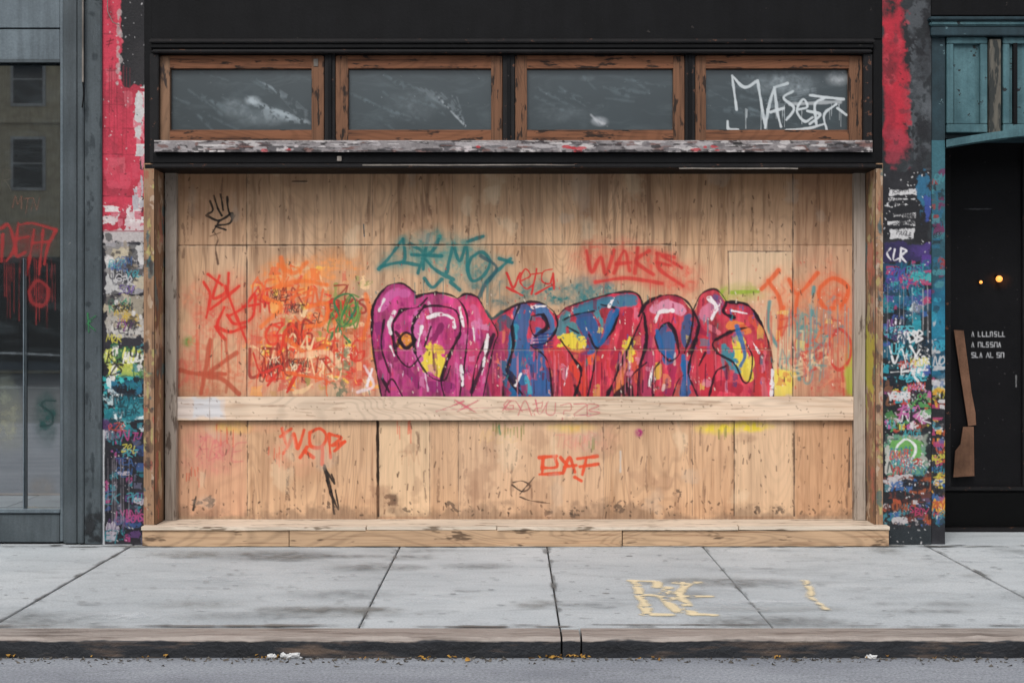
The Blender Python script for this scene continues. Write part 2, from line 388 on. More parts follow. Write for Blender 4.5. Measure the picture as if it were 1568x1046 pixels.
for p in [[(312,432),(322,452),(316,486)],[(336,422),(326,456),(347,446),(350,418)],[(322,474),(350,452),(366,438)],[(350,484),(374,470),(390,450),(386,486),(360,496),(348,482)],[(345,438),(360,480),(378,524)],[(330,500),(352,508),(376,500)],[(344,470),(332,500),(345,520)],[(318,420),(340,436)],[(372,470),(396,466)]]:
    S(p,(206,90,68),9,6,.3); S(p,(210,50,38),4.6,1.5,.93)
for p in [[(322,520),(316,560),(308,602)],[(362,540),(318,574),(340,580),(366,603)],[(276,566),(300,572),(345,572)]]: S(p,(176,78,54),7,2.5,.88)
S([(345,520),(350,570),(346,600)],(166,82,56),4,2,.75)
S([(388,540),(400,570),(430,560),(410,590)],(200,56,46),3.4); S([(455,545),(500,540),(520,560)],(230,184,144),8,3,.85)
S([(460,560),(440,600)],RED,4.5);S([(440,570),(490,580)],ORG,5)
S([(558,560),(572,590),(548,600)],(224,204,204),4,2,.8)
T=(30,104,104)
for p in [[(580,412),(598,392),(617,366)],[(617,366),(620,394),(614,404)],[(584,408),(612,402),(642,406)],[(628,374),(648,388),(640,418)],[(656,360),(650,392),(648,412)],[(646,396),(662,384),(672,366)],[(650,396),(668,414),(694,428)],[(694,374),(684,416)],[(694,376),(704,400),(714,376),(716,414)],
          [(722,394),(738,386),(750,400),(742,420),(724,430),(716,412),(722,394)],[(745,432),(762,414),(782,396)],[(764,396),(784,402)],[(650,426),(662,440),(676,428)],[(690,432),(704,444)],[(716,370),(740,362)],[(630,390),(676,392)]]:
    S(p,(64,128,122),11,7,.35); S(p,T,5.6,1.6,.93)
S([(736,392),(760,410),(740,440),(728,470)],(40,80,88),6,2,.85)
for p in [[(776,418),(786,440),(796,418)],[(798,430),(812,422),(804,412),(796,430),(806,442),(816,436)],[(822,412),(814,450)],[(812,420),(830,418)],[(846,412),(832,416),(830,430),(842,434),(847,418),(848,442)],[(776,440),(800,452)],[(820,450),(846,436)]]:
    S(p,(192,40,40),3.4,1,.95)
for p in [[(898,384),(906,416),(920,394),(928,420),(940,384)],[(940,418),(956,384),(964,414)],[(944,404),(966,402)],[(976,380),(972,418)],[(994,384),(974,400),(1000,420)],[(1006,388),(1032,394)],[(1006,388),(1010,412),(1046,438)],[(1006,402),(1026,406)],[(912,432),(960,426),(1014,434)],[(1014,392),(1044,410)]]:
    S(p,(200,80,66),12,8,.35); S(p,(194,54,48),5.6,2.6,.88)
for p in [[(1166,442),(1180,428),(1192,414)],[(1176,430),(1194,460),(1196,512)],[(1208,428),(1222,450),(1252,418)],[(1222,450),(1214,494)],[(1256,440),(1276,426),(1298,440),(1290,466),(1266,472),(1254,456),(1256,440)],[(1200,470),(1190,520)]]:
    S(p,(214,114,72),12,8,.35); S(p,(212,92,50),6.2,2.4,.9)
for p in [[(1178,462),(1176,500),(1190,530)],[(1246,440),(1244,480),(1256,500)],[(1228,500),(1216,540),(1224,580)],[(1240,560),(1262,520),(1290,500)]]: S(p,(70,132,132),5.5,2.4,.85)
S([(1270,520),(1286,504),(1302,522),(1300,552),(1284,566),(1270,548),(1270,520)],(194,58,50),5,2,.9)
S([(1232,530),(1248,520),(1256,550),(1240,570),(1230,552),(1232,530)],(194,78,70),4,2,.85)
S([(1120,448),(1160,446)],(140,164,48),5,2,.88); S([(1290,570),(1292,604)],(188,58,50),4,2,.75)
for i in range(14): c.tag(r.uniform(1186,1250),r.uniform(470,560),r.uniform(20,44),r.uniform(24,40),r.choice([(202,86,60),(88,142,136),(210,120,80),(186,60,52),(220,192,150)]),r.uniform(2,3.8),4,.65,2)
c.rect(1186,566,1214,606,(224,200,76),.8,3,3); c.rect(1296,560,1325,604,(164,174,60),.75,4,4)
for i in range(16): c.patch(r.uniform(1186,1290),r.uniform(440,590),r.uniform(5,18),r.uniform(6,24),r.choice([(206,110,76),(150,156,110),(214,150,106),(196,84,70),(220,196,110)]),.5)
# ---- main piece
sil=[(584,612),(578,572),(569,515),(572,468),(590,440),(615,434),(634,446),(640,456),(650,450),(668,448),(700,457),(714,450),(730,454),(744,478),(752,488),(770,478),(796,465),(826,463),(853,482),(866,470),(900,460),(945,448),(976,450),(986,466),(1012,453),(1040,454),(1062,476),(1074,450),(1096,443),(1112,462),(1146,468),(1168,500),(1181,545),(1186,612)]
mask=c.polymask(smooth(sil,6,False)+[(1186,612),(584,612)]).astype(float)
t=sst(c.X+(c.n3-.5)*140,690,850)[...,None]
colf=lin(MAG)*(1-t)+lin(CRI)*t
st=fbm(c.H,c.W,8,40,4,77)
v=(c.n3-.5)[...,None]*.9+(st-.5)[...,None]*1.1
colf=np.clip(colf*(1+v),0,1)
c.comp(sl,mask*(.9+.1*c.n2),colf,True)
c.clip=mask
def brush(p,col,w,a=.9,dry=.0): S(p,col,w,1.8,a,3.2,dry=dry)
for p,col,w in [([(586,470),(600,450),(622,448)],(196,92,150),14),([(590,560),(600,590),(606,606)],(184,66,124),20),([(640,480),(636,520),(650,570)],(194,96,150),16),([(660,590),(690,592)],(140,40,100),16),
   ([(690,480),(694,520),(690,560)],(184,62,110),12),([(718,500),(726,540),(722,590)],(188,62,100),18),([(580,500),(584,530)],(136,40,100),12),([(620,560),(640,590)],(134,36,92),12),([(676,500),(664,520)],(120,30,80),10),([(726,470),(738,500)],(200,90,130),9),
   ([(764,500),(770,490),(784,496)],(60,80,96),16),([(756,520),(764,550)],(150,46,84),20),([(770,556),(776,580),(790,600)],(40,90,120),12),([(752,580),(760,604)],(176,50,80),14),
   ([(800,480),(794,520),(790,560),(796,602)],BLUE,28),([(830,476),(838,500),(822,522)],(40,106,152),24),([(816,536),(826,570),(828,602)],(28,90,142),30),([(822,492),(834,498)],(184,56,76),11),([(806,580),(812,600)],(60,150,170),8),([(790,500),(784,540)],(60,136,160),7),
   ([(852,540),(862,570),(872,600)],(190,56,60),20),([(866,482),(858,506)],(66,134,142),18),([(886,476),(920,464),(968,460)],(36,116,140),18),([(896,490),(908,512),(900,532)],(24,86,136),28),([(876,500),(884,516)],(66,130,134),14),([(868,530),(890,536)],(210,110,56),10),([(914,480),(924,498)],(60,140,150),8),
   ([(880,560),(892,580),(888,604)],(208,62,46),20),([(922,530),(914,570),(906,600)],(188,46,60),16),([(938,484),(930,520)],(196,56,60),16),([(962,480),(956,520),(944,560)],(170,36,56),18),([(952,560),(948,600)],(210,116,60),14),([(930,500),(936,480)],(30,94,146),10),
   ([(970,540),(978,580)],(200,80,60),12),([(1004,474),(1022,466),(1044,476)],(208,136,158),16),([(990,520),(996,560),(990,600)],(170,56,88),16),([(1020,506),(1026,530),(1024,546)],(30,94,140),22),([(1030,566),(1024,600)],(160,38,76),16),
   ([(1052,486),(1050,524)],(46,80,120),14),([(1052,560),(1048,600)],(34,96,144),16),([(1080,480),(1096,470)],(202,116,140),20),([(1076,520),(1080,560),(1086,600)],(190,48,62),26),([(1120,498),(1146,506)],(216,122,62),14),([(1108,530),(1124,560)],(54,126,140),12),([(1068,500),(1080,510)],(150,30,60),10),
   ([(1132,524),(1138,552),(1146,576)],(212,190,70),18),([(1124,540),(1130,568)],(46,128,146),9),([(1160,530),(1166,570),(1164,604)],(190,54,56),18),([(1152,488),(1164,506)],(204,76,60),12),([(1104,590),(1130,596)],(170,38,56),16),([(1168,580),(1172,604)],(196,96,104),8),([(1086,500),(1100,510)],(210,110,120),8)]:
    brush(p,col,w,.92)
c.blob(664,552,17,24,YEL,.97,.6,.08); c.blob(672,536,7,8,(200,150,60),.7); c.blob(620,523,13,11,(218,140,48),.92,.4,.1); c.blob(874,522,16,11,YEL,.97,.7,.08); c.blob(964,530,8,16,YEL,.9,.7,.12); c.blob(1136,544,9,22,(218,196,66),.92,.7,.12); c.blob(905,548,10,8,(220,90,44),.88); c.blob(1006,566,6,12,YEL,.6); c.blob(1150,556,6,14,(226,206,90),.8,.8)
for i in range(130):
    x=r.uniform(574,1178); y=r.uniform(450,596)
    c.patch(x,y,r.uniform(3,13),r.uniform(6,22),r.choice([(196,60,80),(150,30,66),(204,96,106),(44,92,144),(186,50,44),(38,116,132),(216,122,86),(210,176,86),(100,20,52),(34,56,98),(208,130,150)] if x>752 else [(190,76,134),(150,38,98),(126,30,80),(202,116,156),(168,46,82),(206,140,176),(196,66,90)]),r.uniform(.35,.75))
for i in range(190):
    x=r.uniform(578,1182); y=r.uniform(455,600); l=r.uniform(6,30)
    col=r.choice([(196,60,84),(146,26,66),(210,100,112),(36,84,144),(186,44,40),(38,120,136),(218,114,86),(222,200,190),(96,18,50),(28,50,90)] if x>752 else [(190,70,132),(146,34,96),(120,24,74),(208,116,160),(96,18,60),(216,180,198),(200,56,84)])
    S([(x,y),(x+r.uniform(-4,4),y+l)],col,r.uniform(1,4),1.1,r.uniform(.45,.85),2,sm=False,dry=r.choice([0,.4,.5]))
c.clip=None
lines=[[(584,607),(577,570),(569,515),(572,468),(590,440),(615,434),(636,448)],[(654,456),(640,470),(614,476),(601,500),(606,540),(626,562),(644,545)],
 [(650,468),(632,498),(636,540),(656,574),(680,582),(690,560)],
 [(610,520),(622,509),(636,520),(622,533),(610,520)],[(640,476),(662,468),(698,476),(705,510),(690,540),(676,580),(680,606)],
 [(638,454),(650,450),(668,448),(700,457),(716,490),(712,550),(704,606)],[(700,457),(714,450),(730,454),(746,480),(762,510),(756,530),(740,606)],[(722,606),(728,560),(744,520)],
 [(752,488),(770,478),(796,465),(826,463),(850,480),(853,502),(838,524),(812,528)],[(796,466),(784,500),(786,530),(776,570),(794,602)],[(814,484),(832,482),(838,500),(820,514),(812,500),(814,484)],[(812,528),(838,552),(846,606)],
 [(770,572),(782,580),(800,604)],[(853,484),(870,470),(905,458),(945,448),(976,450),(984,480),(968,520),(950,560),(930,606)],[(862,490),(880,482),(910,476)],[(880,606),(890,570),(876,545),(858,520)],
 [(920,466),(946,476),(936,506),(914,532),(902,512)],[(914,532),(908,570),(900,606)],[(955,606),(968,575),(990,555)],[(978,484),(990,464),(1012,453),(1040,454),(1060,474),(1058,510),(1048,540)],
 [(1012,500),(1024,494),(1034,510),(1040,540),(1026,552),(1010,536),(1004,516),(1012,500)],[(986,480),(990,520),(980,560),(976,606)],[(1000,606),(1000,570),(1012,552)],[(1062,474),(1074,450),(1096,443),(1112,462),(1108,478),(1124,486)],
 [(1112,462),(1146,468),(1168,500),(1181,545),(1184,606)],[(1150,500),(1118,508),(1092,524),(1098,540),(1124,556),(1138,584),(1148,580),(1152,548),(1144,528)],[(1062,476),(1070,500),(1060,540),(1054,570),(1068,606)],[(1030,606),(1040,580),(1056,570)],[(1086,606),(1096,570),(1112,560)],
 [(588,490),(584,530),(596,570)],[(660,500),(650,530)],[(590,600),(600,580),(616,606)],[(868,500),(886,510)],[(1070,560),(1080,540)]]
for p in lines[:29]:
    if r.random()<.5: c.clip=mask; S([(a+3,b+3) for a,b in p],(90,20,56),6,4,.3,1.5); c.clip=None
for p in lines: S(p,BLK,2.8,.9,.93,1.1)
for p in lines:
    if len(p)>3:
        k=r.randint(0,len(p)-3); S(p[k:k+3],BLK,r.uniform(4,6),1.1,.9,1.8)
S([(944,606),(962,590),(966,606)],BLK,10,2,.95);S([(722,600),(740,556),(756,512)],(24,18,34),7,1.5,.9); S([(596,600),(586,580)],BLK,5); S([(776,566),(794,590),(782,572)],(28,22,50),7,1.5,.9); S([(1056,540),(1066,520)],BLK,7,2,.85); S([(744,476),(754,488),(768,478)],(30,76,76),6,2,.85); S([(606,508),(612,518),(608,530)],BLK,5,1.2,.9); S([(880,590),(888,606)],BLK,5,1.5,.85)
for p,w in [([(604,478),(597,494),(598,510)],8),([(598,530),(604,545)],4),([(656,486),(674,481),(692,487),(695,500)],7),([(704,470),(710,500)],5),([(747,512),(742,548),(738,574)],6),([(706,560),(708,590)],5),([(940,456),(932,470)],5),([(1004,492),(1010,478),(1030,476)],8),([(1086,456),(1097,470),(1090,488)],10),([(1104,462),(1100,470)],4),([(1182,566),(1181,604)],7),([(798,572),(790,590)],4),([(1062,560),(1058,580)],4),([(1000,560),(994,590)],4),([(816,470),(838,468)],3),([(646,500),(640,530)],3),([(570,565),(562,590)],4),([(1150,520),(1162,540)],3),([(870,560),(864,590)],3),([(580,476),(588,458)],3),([(1120,476),(1144,480)],2.5),([(724,500),(728,530)],3)]:
    S(p,WHT,w*.75,1.1,.95,2.0,dry=.2)
for p in [[(905,506),(918,528),(936,494),(946,474)],[(1046,545),(1050,580)],[(1128,500),(1140,540),(1134,560)],[(1006,506),(1014,536),(1026,546)]]: S(p,(26,94,150),6,1.8,.9,1.5)
for k in range(5): S([(816,512+k*5),(846,511+k*5)],(26,40,96),2,1,.85)
c.drips(590,1180,560,60,(90,16,46),40,1.4,.65); c.drips(740,1100,540,70,(210,116,130),24,1.3,.55); c.drips(600,1170,585,24,(30,16,30),18,1.5,.7)
c.drips(290,560,500,90,(206,80,54),50,1.4,.55); c.drips(590,770,430,60,TEAL,8,1.5,.6); c.drips(900,1040,430,40,(190,66,60),8,1.4,.5)
c.drips(1170,1300,480,110,(194,80,62),30,1.5,.6); c.drips(1180,1300,470,110,(96,142,142),16,1.8,.55)
for p in [[(318,328),(326,322),(322,308)],[(328,300),(334,320),(340,330)],[(338,298),(342,322)],[(348,302),(350,322),(356,334)],[(316,330),(336,338),(356,326),(352,342),(330,346),(346,352)],[(336,338),(326,356)]]: S(p,(20,18,18),3.4,.9,.96)
S([(326,352),(334,366),(330,380),(334,404)],(80,54,42),2.5,1.6,.88); S([(322,362),(338,356)],(80,54,42),3,1.5,.75)
# seams
def seam(p,w=1.7,a=.75,col=(58,40,30)):
    S([(x+.8,y+1.4) for x,y in p],(226,198,168),w,1.2,a*.4,.7,sm=False); S(p,col,w,1.0,a,.7,sm=False)
for p in [[(270,376),(560,375)],[(560,375),(1027,374)],[(1115,385),(1213,385)]]: seam(p,1.8,.82)
seam([(378,255),(378,376)],1.6,.6);seam([(378,376),(378,607)],2,.85);seam([(1214,262),(1214,607)],1.9,.85);seam([(1115,385),(1116,450)],1.5,.65);seam([(571,262),(570,376)],1.6,.65);seam([(693,262),(694,376)],1.3,.5);seam([(1027,374),(1028,400)],1.4,.55)
seam([(573,535),(1180,534)],1.3,.45);seam([(860,262),(861,376)],1.3,.5); seam([(1027,262),(1027,374)],1.2,.45)
for x,a,w in [(379,.75,1.8),(658,.6,1.5),(702,.6,1.5),(924,.5,1.4),(1060,.45,1.3),(1124,.88,2),(1216,.88,2)]: seam([(x,645),(x,789)],w,a)
seam([(578,645),(579,790)],4,.95,(24,18,18)); seam([(1301,670),(1300,745)],2.4,.8,(60,40,34)); seam([(557,344),(558,362)],2.4,.9,(40,70,80)); seam([(448,278),(470,278)],2.4,.85,(50,34,28))
seam([(270,268),(270,790)],2,.6)
# lower tags
for p in [[(432,656),(440,682),(450,664),(456,686),(466,658)],[(474,662),(490,656),(500,668),(492,684),(476,682),(474,662)],[(504,664),(506,700)],[(504,664),(522,670),(508,682),(528,676)],[(430,668),(446,656)],[(466,690),(480,700)],[(494,686),(494,710)],[(460,700),(470,684)],[(440,684),(434,694)],[(512,690),(528,676)]]: S(p,(214,74,40),5.4,1.6,.93)
for p in [[(826,700),(852,698)],[(830,716),(852,714),(850,700)],[(826,726),(858,724)],[(862,724),(872,700),(880,722)],[(864,714),(882,712)],[(884,702),(914,698)],[(888,714),(916,710)],[(898,700),(892,726)],[(880,730),(890,736)],[(858,700),(868,712)],[(832,700),(830,724)]]: S(p,(212,74,40),5.2,1.5,.93)
c.tag(846,668,66,24,(206,128,112),1.6,4,.55,1.5); c.tag(300,672,70,30,(200,96,100),2,4,.5,2); c.tag(735,660,60,20,(206,170,110),2,4,.4,2); c.tag(1080,700,50,26,(190,150,116),1.6,4,.4,2); c.tag(610,690,34,22,(180,120,90),1.6,4,.35,2)
for p in [[(497,712),(506,745),(512,786)],[(497,714),(512,740),(508,726)],[(500,735),(518,780),(514,750)],[(496,716),(508,760)]]: S(p,(26,22,22),3.4,1.1,.94)
c.rect(588,756,608,774,(58,44,38),.8,2.5,4,dry=.35); c.rect(600,776,606,786,(100,76,60),.6,2,3); c.haze(598,765,24,18,(120,90,70),.5)
for p in [[(786,738),(800,736),(812,744),(800,752),(784,742)],[(796,760),(812,766),(842,770)],[(818,730),(796,756)]]: S(p,(40,32,31),2,.9,.9)
for x in [(345,655),(765,650),(790,653),(300,720),(420,690),(1110,652),(900,670),(620,650)]:
    c.drips(x[0]-14,x[0]+14,x[1],26,(124,124,60) if x[0]>700 else (206,86,60),6,2,.6)
S([(950,690),(950,722)],(190,182,172),3,1.5,.7); S([(764,652),(766,664)],(60,120,80),3,1.5,.8)
for x,y in [(300,768),(322,766),(384,780),(500,772),(950,776),(692,776),(1158,780),(1040,756),(840,784),(620,780),(880,786),(1192,778)]:
    c.blob(x,y,r.uniform(3,10),r.uniform(3,9),(48,41,40),.7,.8,.2,dry=.45)
S([(300,760),(296,780)],(40,34,32),3)
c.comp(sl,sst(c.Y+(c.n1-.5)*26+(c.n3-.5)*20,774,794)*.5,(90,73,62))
c.specks(320,(74,50,38),270,262,1305,600,.8,2.4,.75,3); c.specks(260,(82,58,44),270,648,1305,786,.8,2.4,.7,4)
c.specks(110,(52,40,34),270,765,1305,789,1,3.4,.65)
c.specks(60,(40,112,112),400,440,1300,600,.8,2.2,.7,5); c.specks(180,(226,208,190),400,440,1300,604,.7,1.8,.65,3); c.specks(120,(196,54,44),280,400,1300,604,.7,2,.65,3)
for i in range(150):
    x=r.uniform(275,1300); y=r.uniform(262,370) if r.random()<.65 else r.uniform(650,750); S([(x,y),(x+r.uniform(-4,4),y+r.uniform(6,25)),(x+r.uniform(-3,3),y+r.uniform(25,60))],(98,70,54),r.uniform(.8,2.6),1.5,r.uniform(.25,.6),1.5,dry=.3)
for i in range(60):
    x=r.uniform(275,1300); y=r.choice([r.uniform(262,370),r.uniform(655,780)]); c.blob(x,y,r.uniform(4,18),r.uniform(6,26),r.choice([(224,200,168),(156,118,92),(144,106,82),(190,170,150)]),.33,.8,.5)
yo=np.zeros(c.X.shape)
yo-=.006*((c.X>1115)&(c.X<1213)&(c.Y>385)); yo-=.004*((c.X>378)&(c.X<579)&(c.Y>645)); yo-=.005*((c.X>658)&(c.X<1124)&(c.Y>645)); yo-=.005*((c.Y<375))
yo+=.02*((np.abs(c.X-579)<2)&(c.Y>645))
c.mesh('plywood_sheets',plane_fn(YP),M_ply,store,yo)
# batten
b=Canvas(268,607,1308,643,1.2,seed=12)
b.tag(770,613,150,22,(192,84,94),1.6,5,.75,1.0)
for pp in [[(668,630),(690,622),(710,614)],[(696,612),(730,632)],[(734,612),(700,630)],[(770,628),(786,612),(800,630)],[(820,612),(826,634),(840,614)]]: b.stroke(pp,(196,84,100),1.8,1,.8)
b.stroke([(668,628),(760,624),(850,632),(920,630)],(200,110,120),1.2,1,.5)
b.rect(270,609,345,641,(206,198,196),.6,3,4); b.rect(296,610,340,638,(196,206,216),.5,3,3)
b.stroke([(868,636),(905,634)],(120,80,120),1.5,1,.6); b.specks(130,(116,86,64),270,609,1306,641,.8,1.8,.65)
b.stroke([(321,607),(321,643)],(130,104,86),1.2,1,.6,sm=False)
for i in range(26):
    x=b.rng.uniform(280,1250); y=b.rng.uniform(612,638); b.stroke([(x,y),(x+b.rng.uniform(10,50),y+b.rng.uniform(-2,2))],(146,114,90),1.2,1.2,.5,1,sm=False)
b.mesh('batten_face',plane_fn(.258),M_bat,store)
bp('batten',268,1308,607,643,.262,.292,M_bat,store,.003)
bp('post_left',253,270,258,796,.235,.297,M_post,store,.003,.0015)
bp('post_right',1308,1325,258,796,.235,.297,M_post,store,.003,.0015)
def jamb(x0,x1):
    j=Canvas(x0,250,x1,803,1.2,seed=int(x0))
    pal=[(90,68,56),(56,46,44),(164,140,116),(150,120,96),(56,86,90),(150,84,68),(166,156,100),(120,90,70),(180,160,140)]
    for i in range(110): j.blob(j.rng.uniform(x0,x1),j.rng.uniform(255,795),j.rng.uniform(1.5,5),j.rng.uniform(3,14),j.rng.choice(pal),.75,.95,.2,dry=j.rng.choice([0,.5,.5]))
    return j
bp('jamb_left_board',220,236,250,803,-.012,.296,M_jamb,store,.004)
bp('jamb_right_board',1341,1352,250,803,-.012,.296,M_jamb,store,.004)
M_jambp=wood('jamb_face_wood',(150,118,92),(84,64,52),'z',attr=True,contour=.5)
jamb(220,236).mesh('jamb_left_face',plane_fn(-.017),M_jambp,store)
jamb(1341,1352).mesh('jamb_right_face',plane_fn(-.017),M_jambp,store)
def side(name,xw,seed):
    j=Canvas(0,250,66,803,1.6,seed=seed)
    pal=[(130,104,86),(96,78,70),(200,178,152),(176,144,118),(90,124,124),(180,104,88),(190,180,126)]
    for i in range(80): j.blob(j.rng.uniform(0,66),j.rng.uniform(255,795),j.rng.uniform(3,14),j.rng.uniform(4,26),j.rng.choice(pal),.7,.8,.25,dry=j.rng.choice([0,.5]))
    if seed==41: j.blob(40,560,30,50,(190,186,76),.85,.7,.2); j.blob(30,400,20,30,(190,110,90),.7)
    j.mesh(name,lambda X,Y:(np.full(X.shape,xw),-.01+X*.0045,PZ(Y,0)),M_jambp,store)
side('jamb_left_reveal',PX(236,-.012)+.004,40); side('jamb_right_reveal',PX(1341,-.012)-.004,41)
# sill
zt=.138; YS=-.105
for i,(a,bb) in enumerate([(218,442),(443.5,952),(953.5,1361)]):
    box('sill_front_%d'%(i+1),PX(a,YS),PX(bb,YS),YS-.006*(i==1),-.02,0.004,zt-.024-.003*(i==2),M_sillw,store,.004,.0025)
for i,(a,bb) in enumerate([(217,560),(561.5,760),(761.5,1130),(1131.5,1362)]):
    box('sill_plank_%d'%(i+1),PX(a,YS),PX(bb,YS),YS-.014+.007*(i%2),-.02,zt-.022,zt+.003*(i%2),M_silltop,store,.003,.002)
box('sill_deck',PX(238,0),PX(1341,0),-.018,.34,zt-.03,zt-.003,M_silltop,store,.003)
box('sill_fillet',PX(620,YS),PX(950,YS),YS-.018,YS-.007,.006,.022,M_sillw,store,.002,.001)

# ================================================================= FASCIA + TRANSOM
bp('fascia',232,1350,-160,60,-.02,.3,M_black,store)
bp('fascia_bead_1',228,1340,59,66,-.06,-.0205,M_black2,store,.008)
bp('fascia_bead_2',230,1338,67,74,-.045,.02,M_black,store,.006)
bp('fascia_bead_3',232,1336,75.5,81,-.055,.02,M_black2,store,.008)
bp('transom_backing',230,1350,60,262,.10,.3,M_black,store)
bp('frame_left',229,243,82,250,-.03,.1,M_black2,store,.006)
bp('frame_right',1322,1336,82,250,-.03,.1,M_black2,store,.006)
bp('frame_outer_right',1337,1351,-160,256,-.012,.1,M_black,store,.004)
wins=[(244,496,260,477),(514,769,533,752),(789,1048,807,1031),(1065,1320,1081,1300)]
for k,(a,d2,g0,g1) in enumerate(wins):
    n='window_%d_'%(k+1)
    bp(n+'top_rail',a+2,d2-2,85,105,.012,.07,M_brownx,store,.003)
    bp(n+'bottom_rail',a+2,d2-2,199,218,.012,.07,M_brownx,store,.003)
    bp(n+'stile_left',a,g0,86,217,.008,.07,M_brown if k!=0 else M_jamb,store,.003)
    bp(n+'stile_right',g1,d2,86,217,.006,.07,M_brown,store,.003)
    g=Canvas(g0-2,103,g1+2,201,1.2,seed=60+k)
    W2=(150,160,165)
    if k==0:
        for i in range(12): g.stroke([(376+i*3,148+i*3),(408+i*5,163+i*2),(452+i*2,188)],W2,3,5,.3,2,dry=.45)
        g.haze(388,154,14,8,(175,185,190),.65); g.haze(410,180,50,16,W2,.25); g.haze(360,165,24,16,W2,.25)
        for i in range(6): g.stroke([(398+i*4,125+i*2),(440,145+i*3),(470,170+i*4)],W2,1.6,3,.2,dry=.45)
    if k==1:
        for i in range(9): g.stroke([(636+i*8,133+i*2),(680+i*3,163),(712,192)],W2,1.4,3,.26,1,dry=.45)
        g.stroke([(672,150),(692,172),(712,193)],(180,186,190),1.8,2.5,.5,dry=.35); g.haze(640,160,60,26,W2,.12)
    if k==2:
        g.haze(918,186,17,10,(180,185,190),.75); g.stroke([(905,176),(915,186),(930,192)],(195,197,200),3,3,.55,dry=.4); g.haze(900,120,14,6,W2,.15); g.haze(870,175,60,20,W2,.12)
    if k==3:
        Wt=(190,196,198)
        for p in [[(1128,168),(1124,140),(1121,116)],[(1121,116),(1140,134),(1160,124)],[(1160,124),(1166,160),(1172,196)],[(1172,196),(1178,160),(1186,134)],[(1186,134),(1190,170),(1196,194)],[(1180,172),(1200,166)],
                  [(1214,140),(1200,150),(1216,166),(1204,184)],[(1222,168),(1236,164),(1230,152),(1220,170),(1232,186),(1244,180)],[(1250,190),(1248,160),(1262,150)],[(1240,146),(1270,150),(1292,152)],[(1280,160),(1262,176),(1266,200)],[(1282,166),(1296,176)],[(1114,186),(1116,198),(1130,199)],[(1204,200),(1240,196),(1262,190)],[(1186,134),(1206,128)],[(1236,170),(1256,176),(1240,190)]]:
            g.stroke(p,Wt,4.2,1.1,.94,.8)
        g.drips(1130,1290,165,34,Wt,12,1.2,.7); g.haze(1200,128,60,20,W2,.35); g.haze(1285,120,24,14,(190,195,198),.4)
        for i in range(6): g.stroke([(1178,150+i*3),(1250,135+i*4)],W2,1.5,2,.3,dry=.4)
        g.stroke([(1210,160),(1286,156)],(200,204,206),5,2,.5)
    for i in range(12):
        x=g.rng.uniform(g0,g1-60);y=g.rng.uniform(110,180); g.stroke([(x,y),(x+g.rng.uniform(20,60),y+g.rng.uniform(5,30))],(120,134,140),g.rng.uniform(1,4),4,.2,1.5,sm=False,dry=.35)
    g.specks(8,(140,146,148),g0,105,g1,199,.7,1.3,.5)
    g.mesh(n+'glass',plane_fn(.05),M_glass,store)
for k,(a,d2) in enumerate([(496,514),(769,789),(1048,1065)]):
    bp('mullion_%d'%k,a+1,d2-1,82,218,.0,.1,M_black2,store,.003)
    m=(a+d2)/2
    bp('mullion_fin_%d'%k,m-2.5,m+2.5,82,217,-.016,.0,M_black,store,.002)
# ledge
lg=Canvas(236,215,1336,233,1.1,seed=81)
lg.rect(236,214,1336,234,(134,128,128),.95,1,2,col2=(84,80,82))
for i in range(420):
    x=lg.rng.uniform(236,1336); y=lg.rng.uniform(215,233)
    lg.blob(x,y,lg.rng.uniform(2,18),lg.rng.uniform(.8,3),lg.rng.choice([(164,158,158),(190,184,182),(56,50,52),(30,28,29),(110,80,74),(96,92,94),(134,128,128)]),.8,.95,.2)
for (x0,x1) in [(400,470),(700,740),(860,900),(1060,1100)]:
    for i in range(5): lg.blob(lg.rng.uniform(x0,x1),lg.rng.uniform(224,232),lg.rng.uniform(3,8),2,lg.rng.choice([(170,40,48),(176,60,66),(190,180,180)]),.85,.8,.15)
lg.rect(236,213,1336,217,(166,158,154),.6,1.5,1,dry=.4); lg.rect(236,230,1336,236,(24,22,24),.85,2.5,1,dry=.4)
lg.mesh('ledge_face',plane_fn(-.104),M_ledge,store)
bp('ledge',236,1336,215,233,-.10,.0,M_black2,store,.003)
bp('lintel_beam',234,1340,234,250,-.07,.0,M_black,store,.004)
bp('lintel_bead',232,1342,250.5,257,-.085,-.02,M_black2,store,.006)
bp('lintel_soffit',221,1352,251,259,-.018,.32,M_black,store,.004)
bp('torn_strip_1',555,880,252,253.6,-.088,-.086,M_strip,store,.0005,.002)
bp('torn_strip_2',1040,1222,257,259,-.090,-.087,M_strip,store,.0005,.002)
bp('bolt',516,523,239,247,-.085,-.07,M_strip,store,.003)
bp('latch',480,487,90,102,.0,.012,M_strip,store,.003)

# ================================================================= PILLARS
def base_pillar(x0,x1,step=1.15,seed=0): return Canvas(x0,-160,x1,834,step,seed)
MULTI=[(30,28,34),(206,202,202),(36,110,126),(60,146,154),(176,56,100),(100,70,140),(196,186,70),(186,66,48),(50,84,130),(20,20,26)]
p=base_pillar(156,221,1.05,101)
p.rect(150,-170,240,840,(44,42,48),1,0,1,col2=(30,30,36))
p.rect(150,-170,240,354,(186,54,74),1,1,2,col2=(156,44,60))
for i in range(50): p.patch(p.rng.uniform(155,200),p.rng.uniform(-100,335),p.rng.uniform(8,40),p.rng.uniform(6,30),p.rng.choice([(194,72,90),(164,40,56),(194,96,106),(140,44,58),(180,48,68)]),.5)
for y in (52,108,160,196,236,300): p.stroke([(157,y),(205,y+1)],(110,30,44),1.2,1,.6)
p.rect(184,-170,240,132,(26,25,28),1,5,2,col2=(40,38,40))
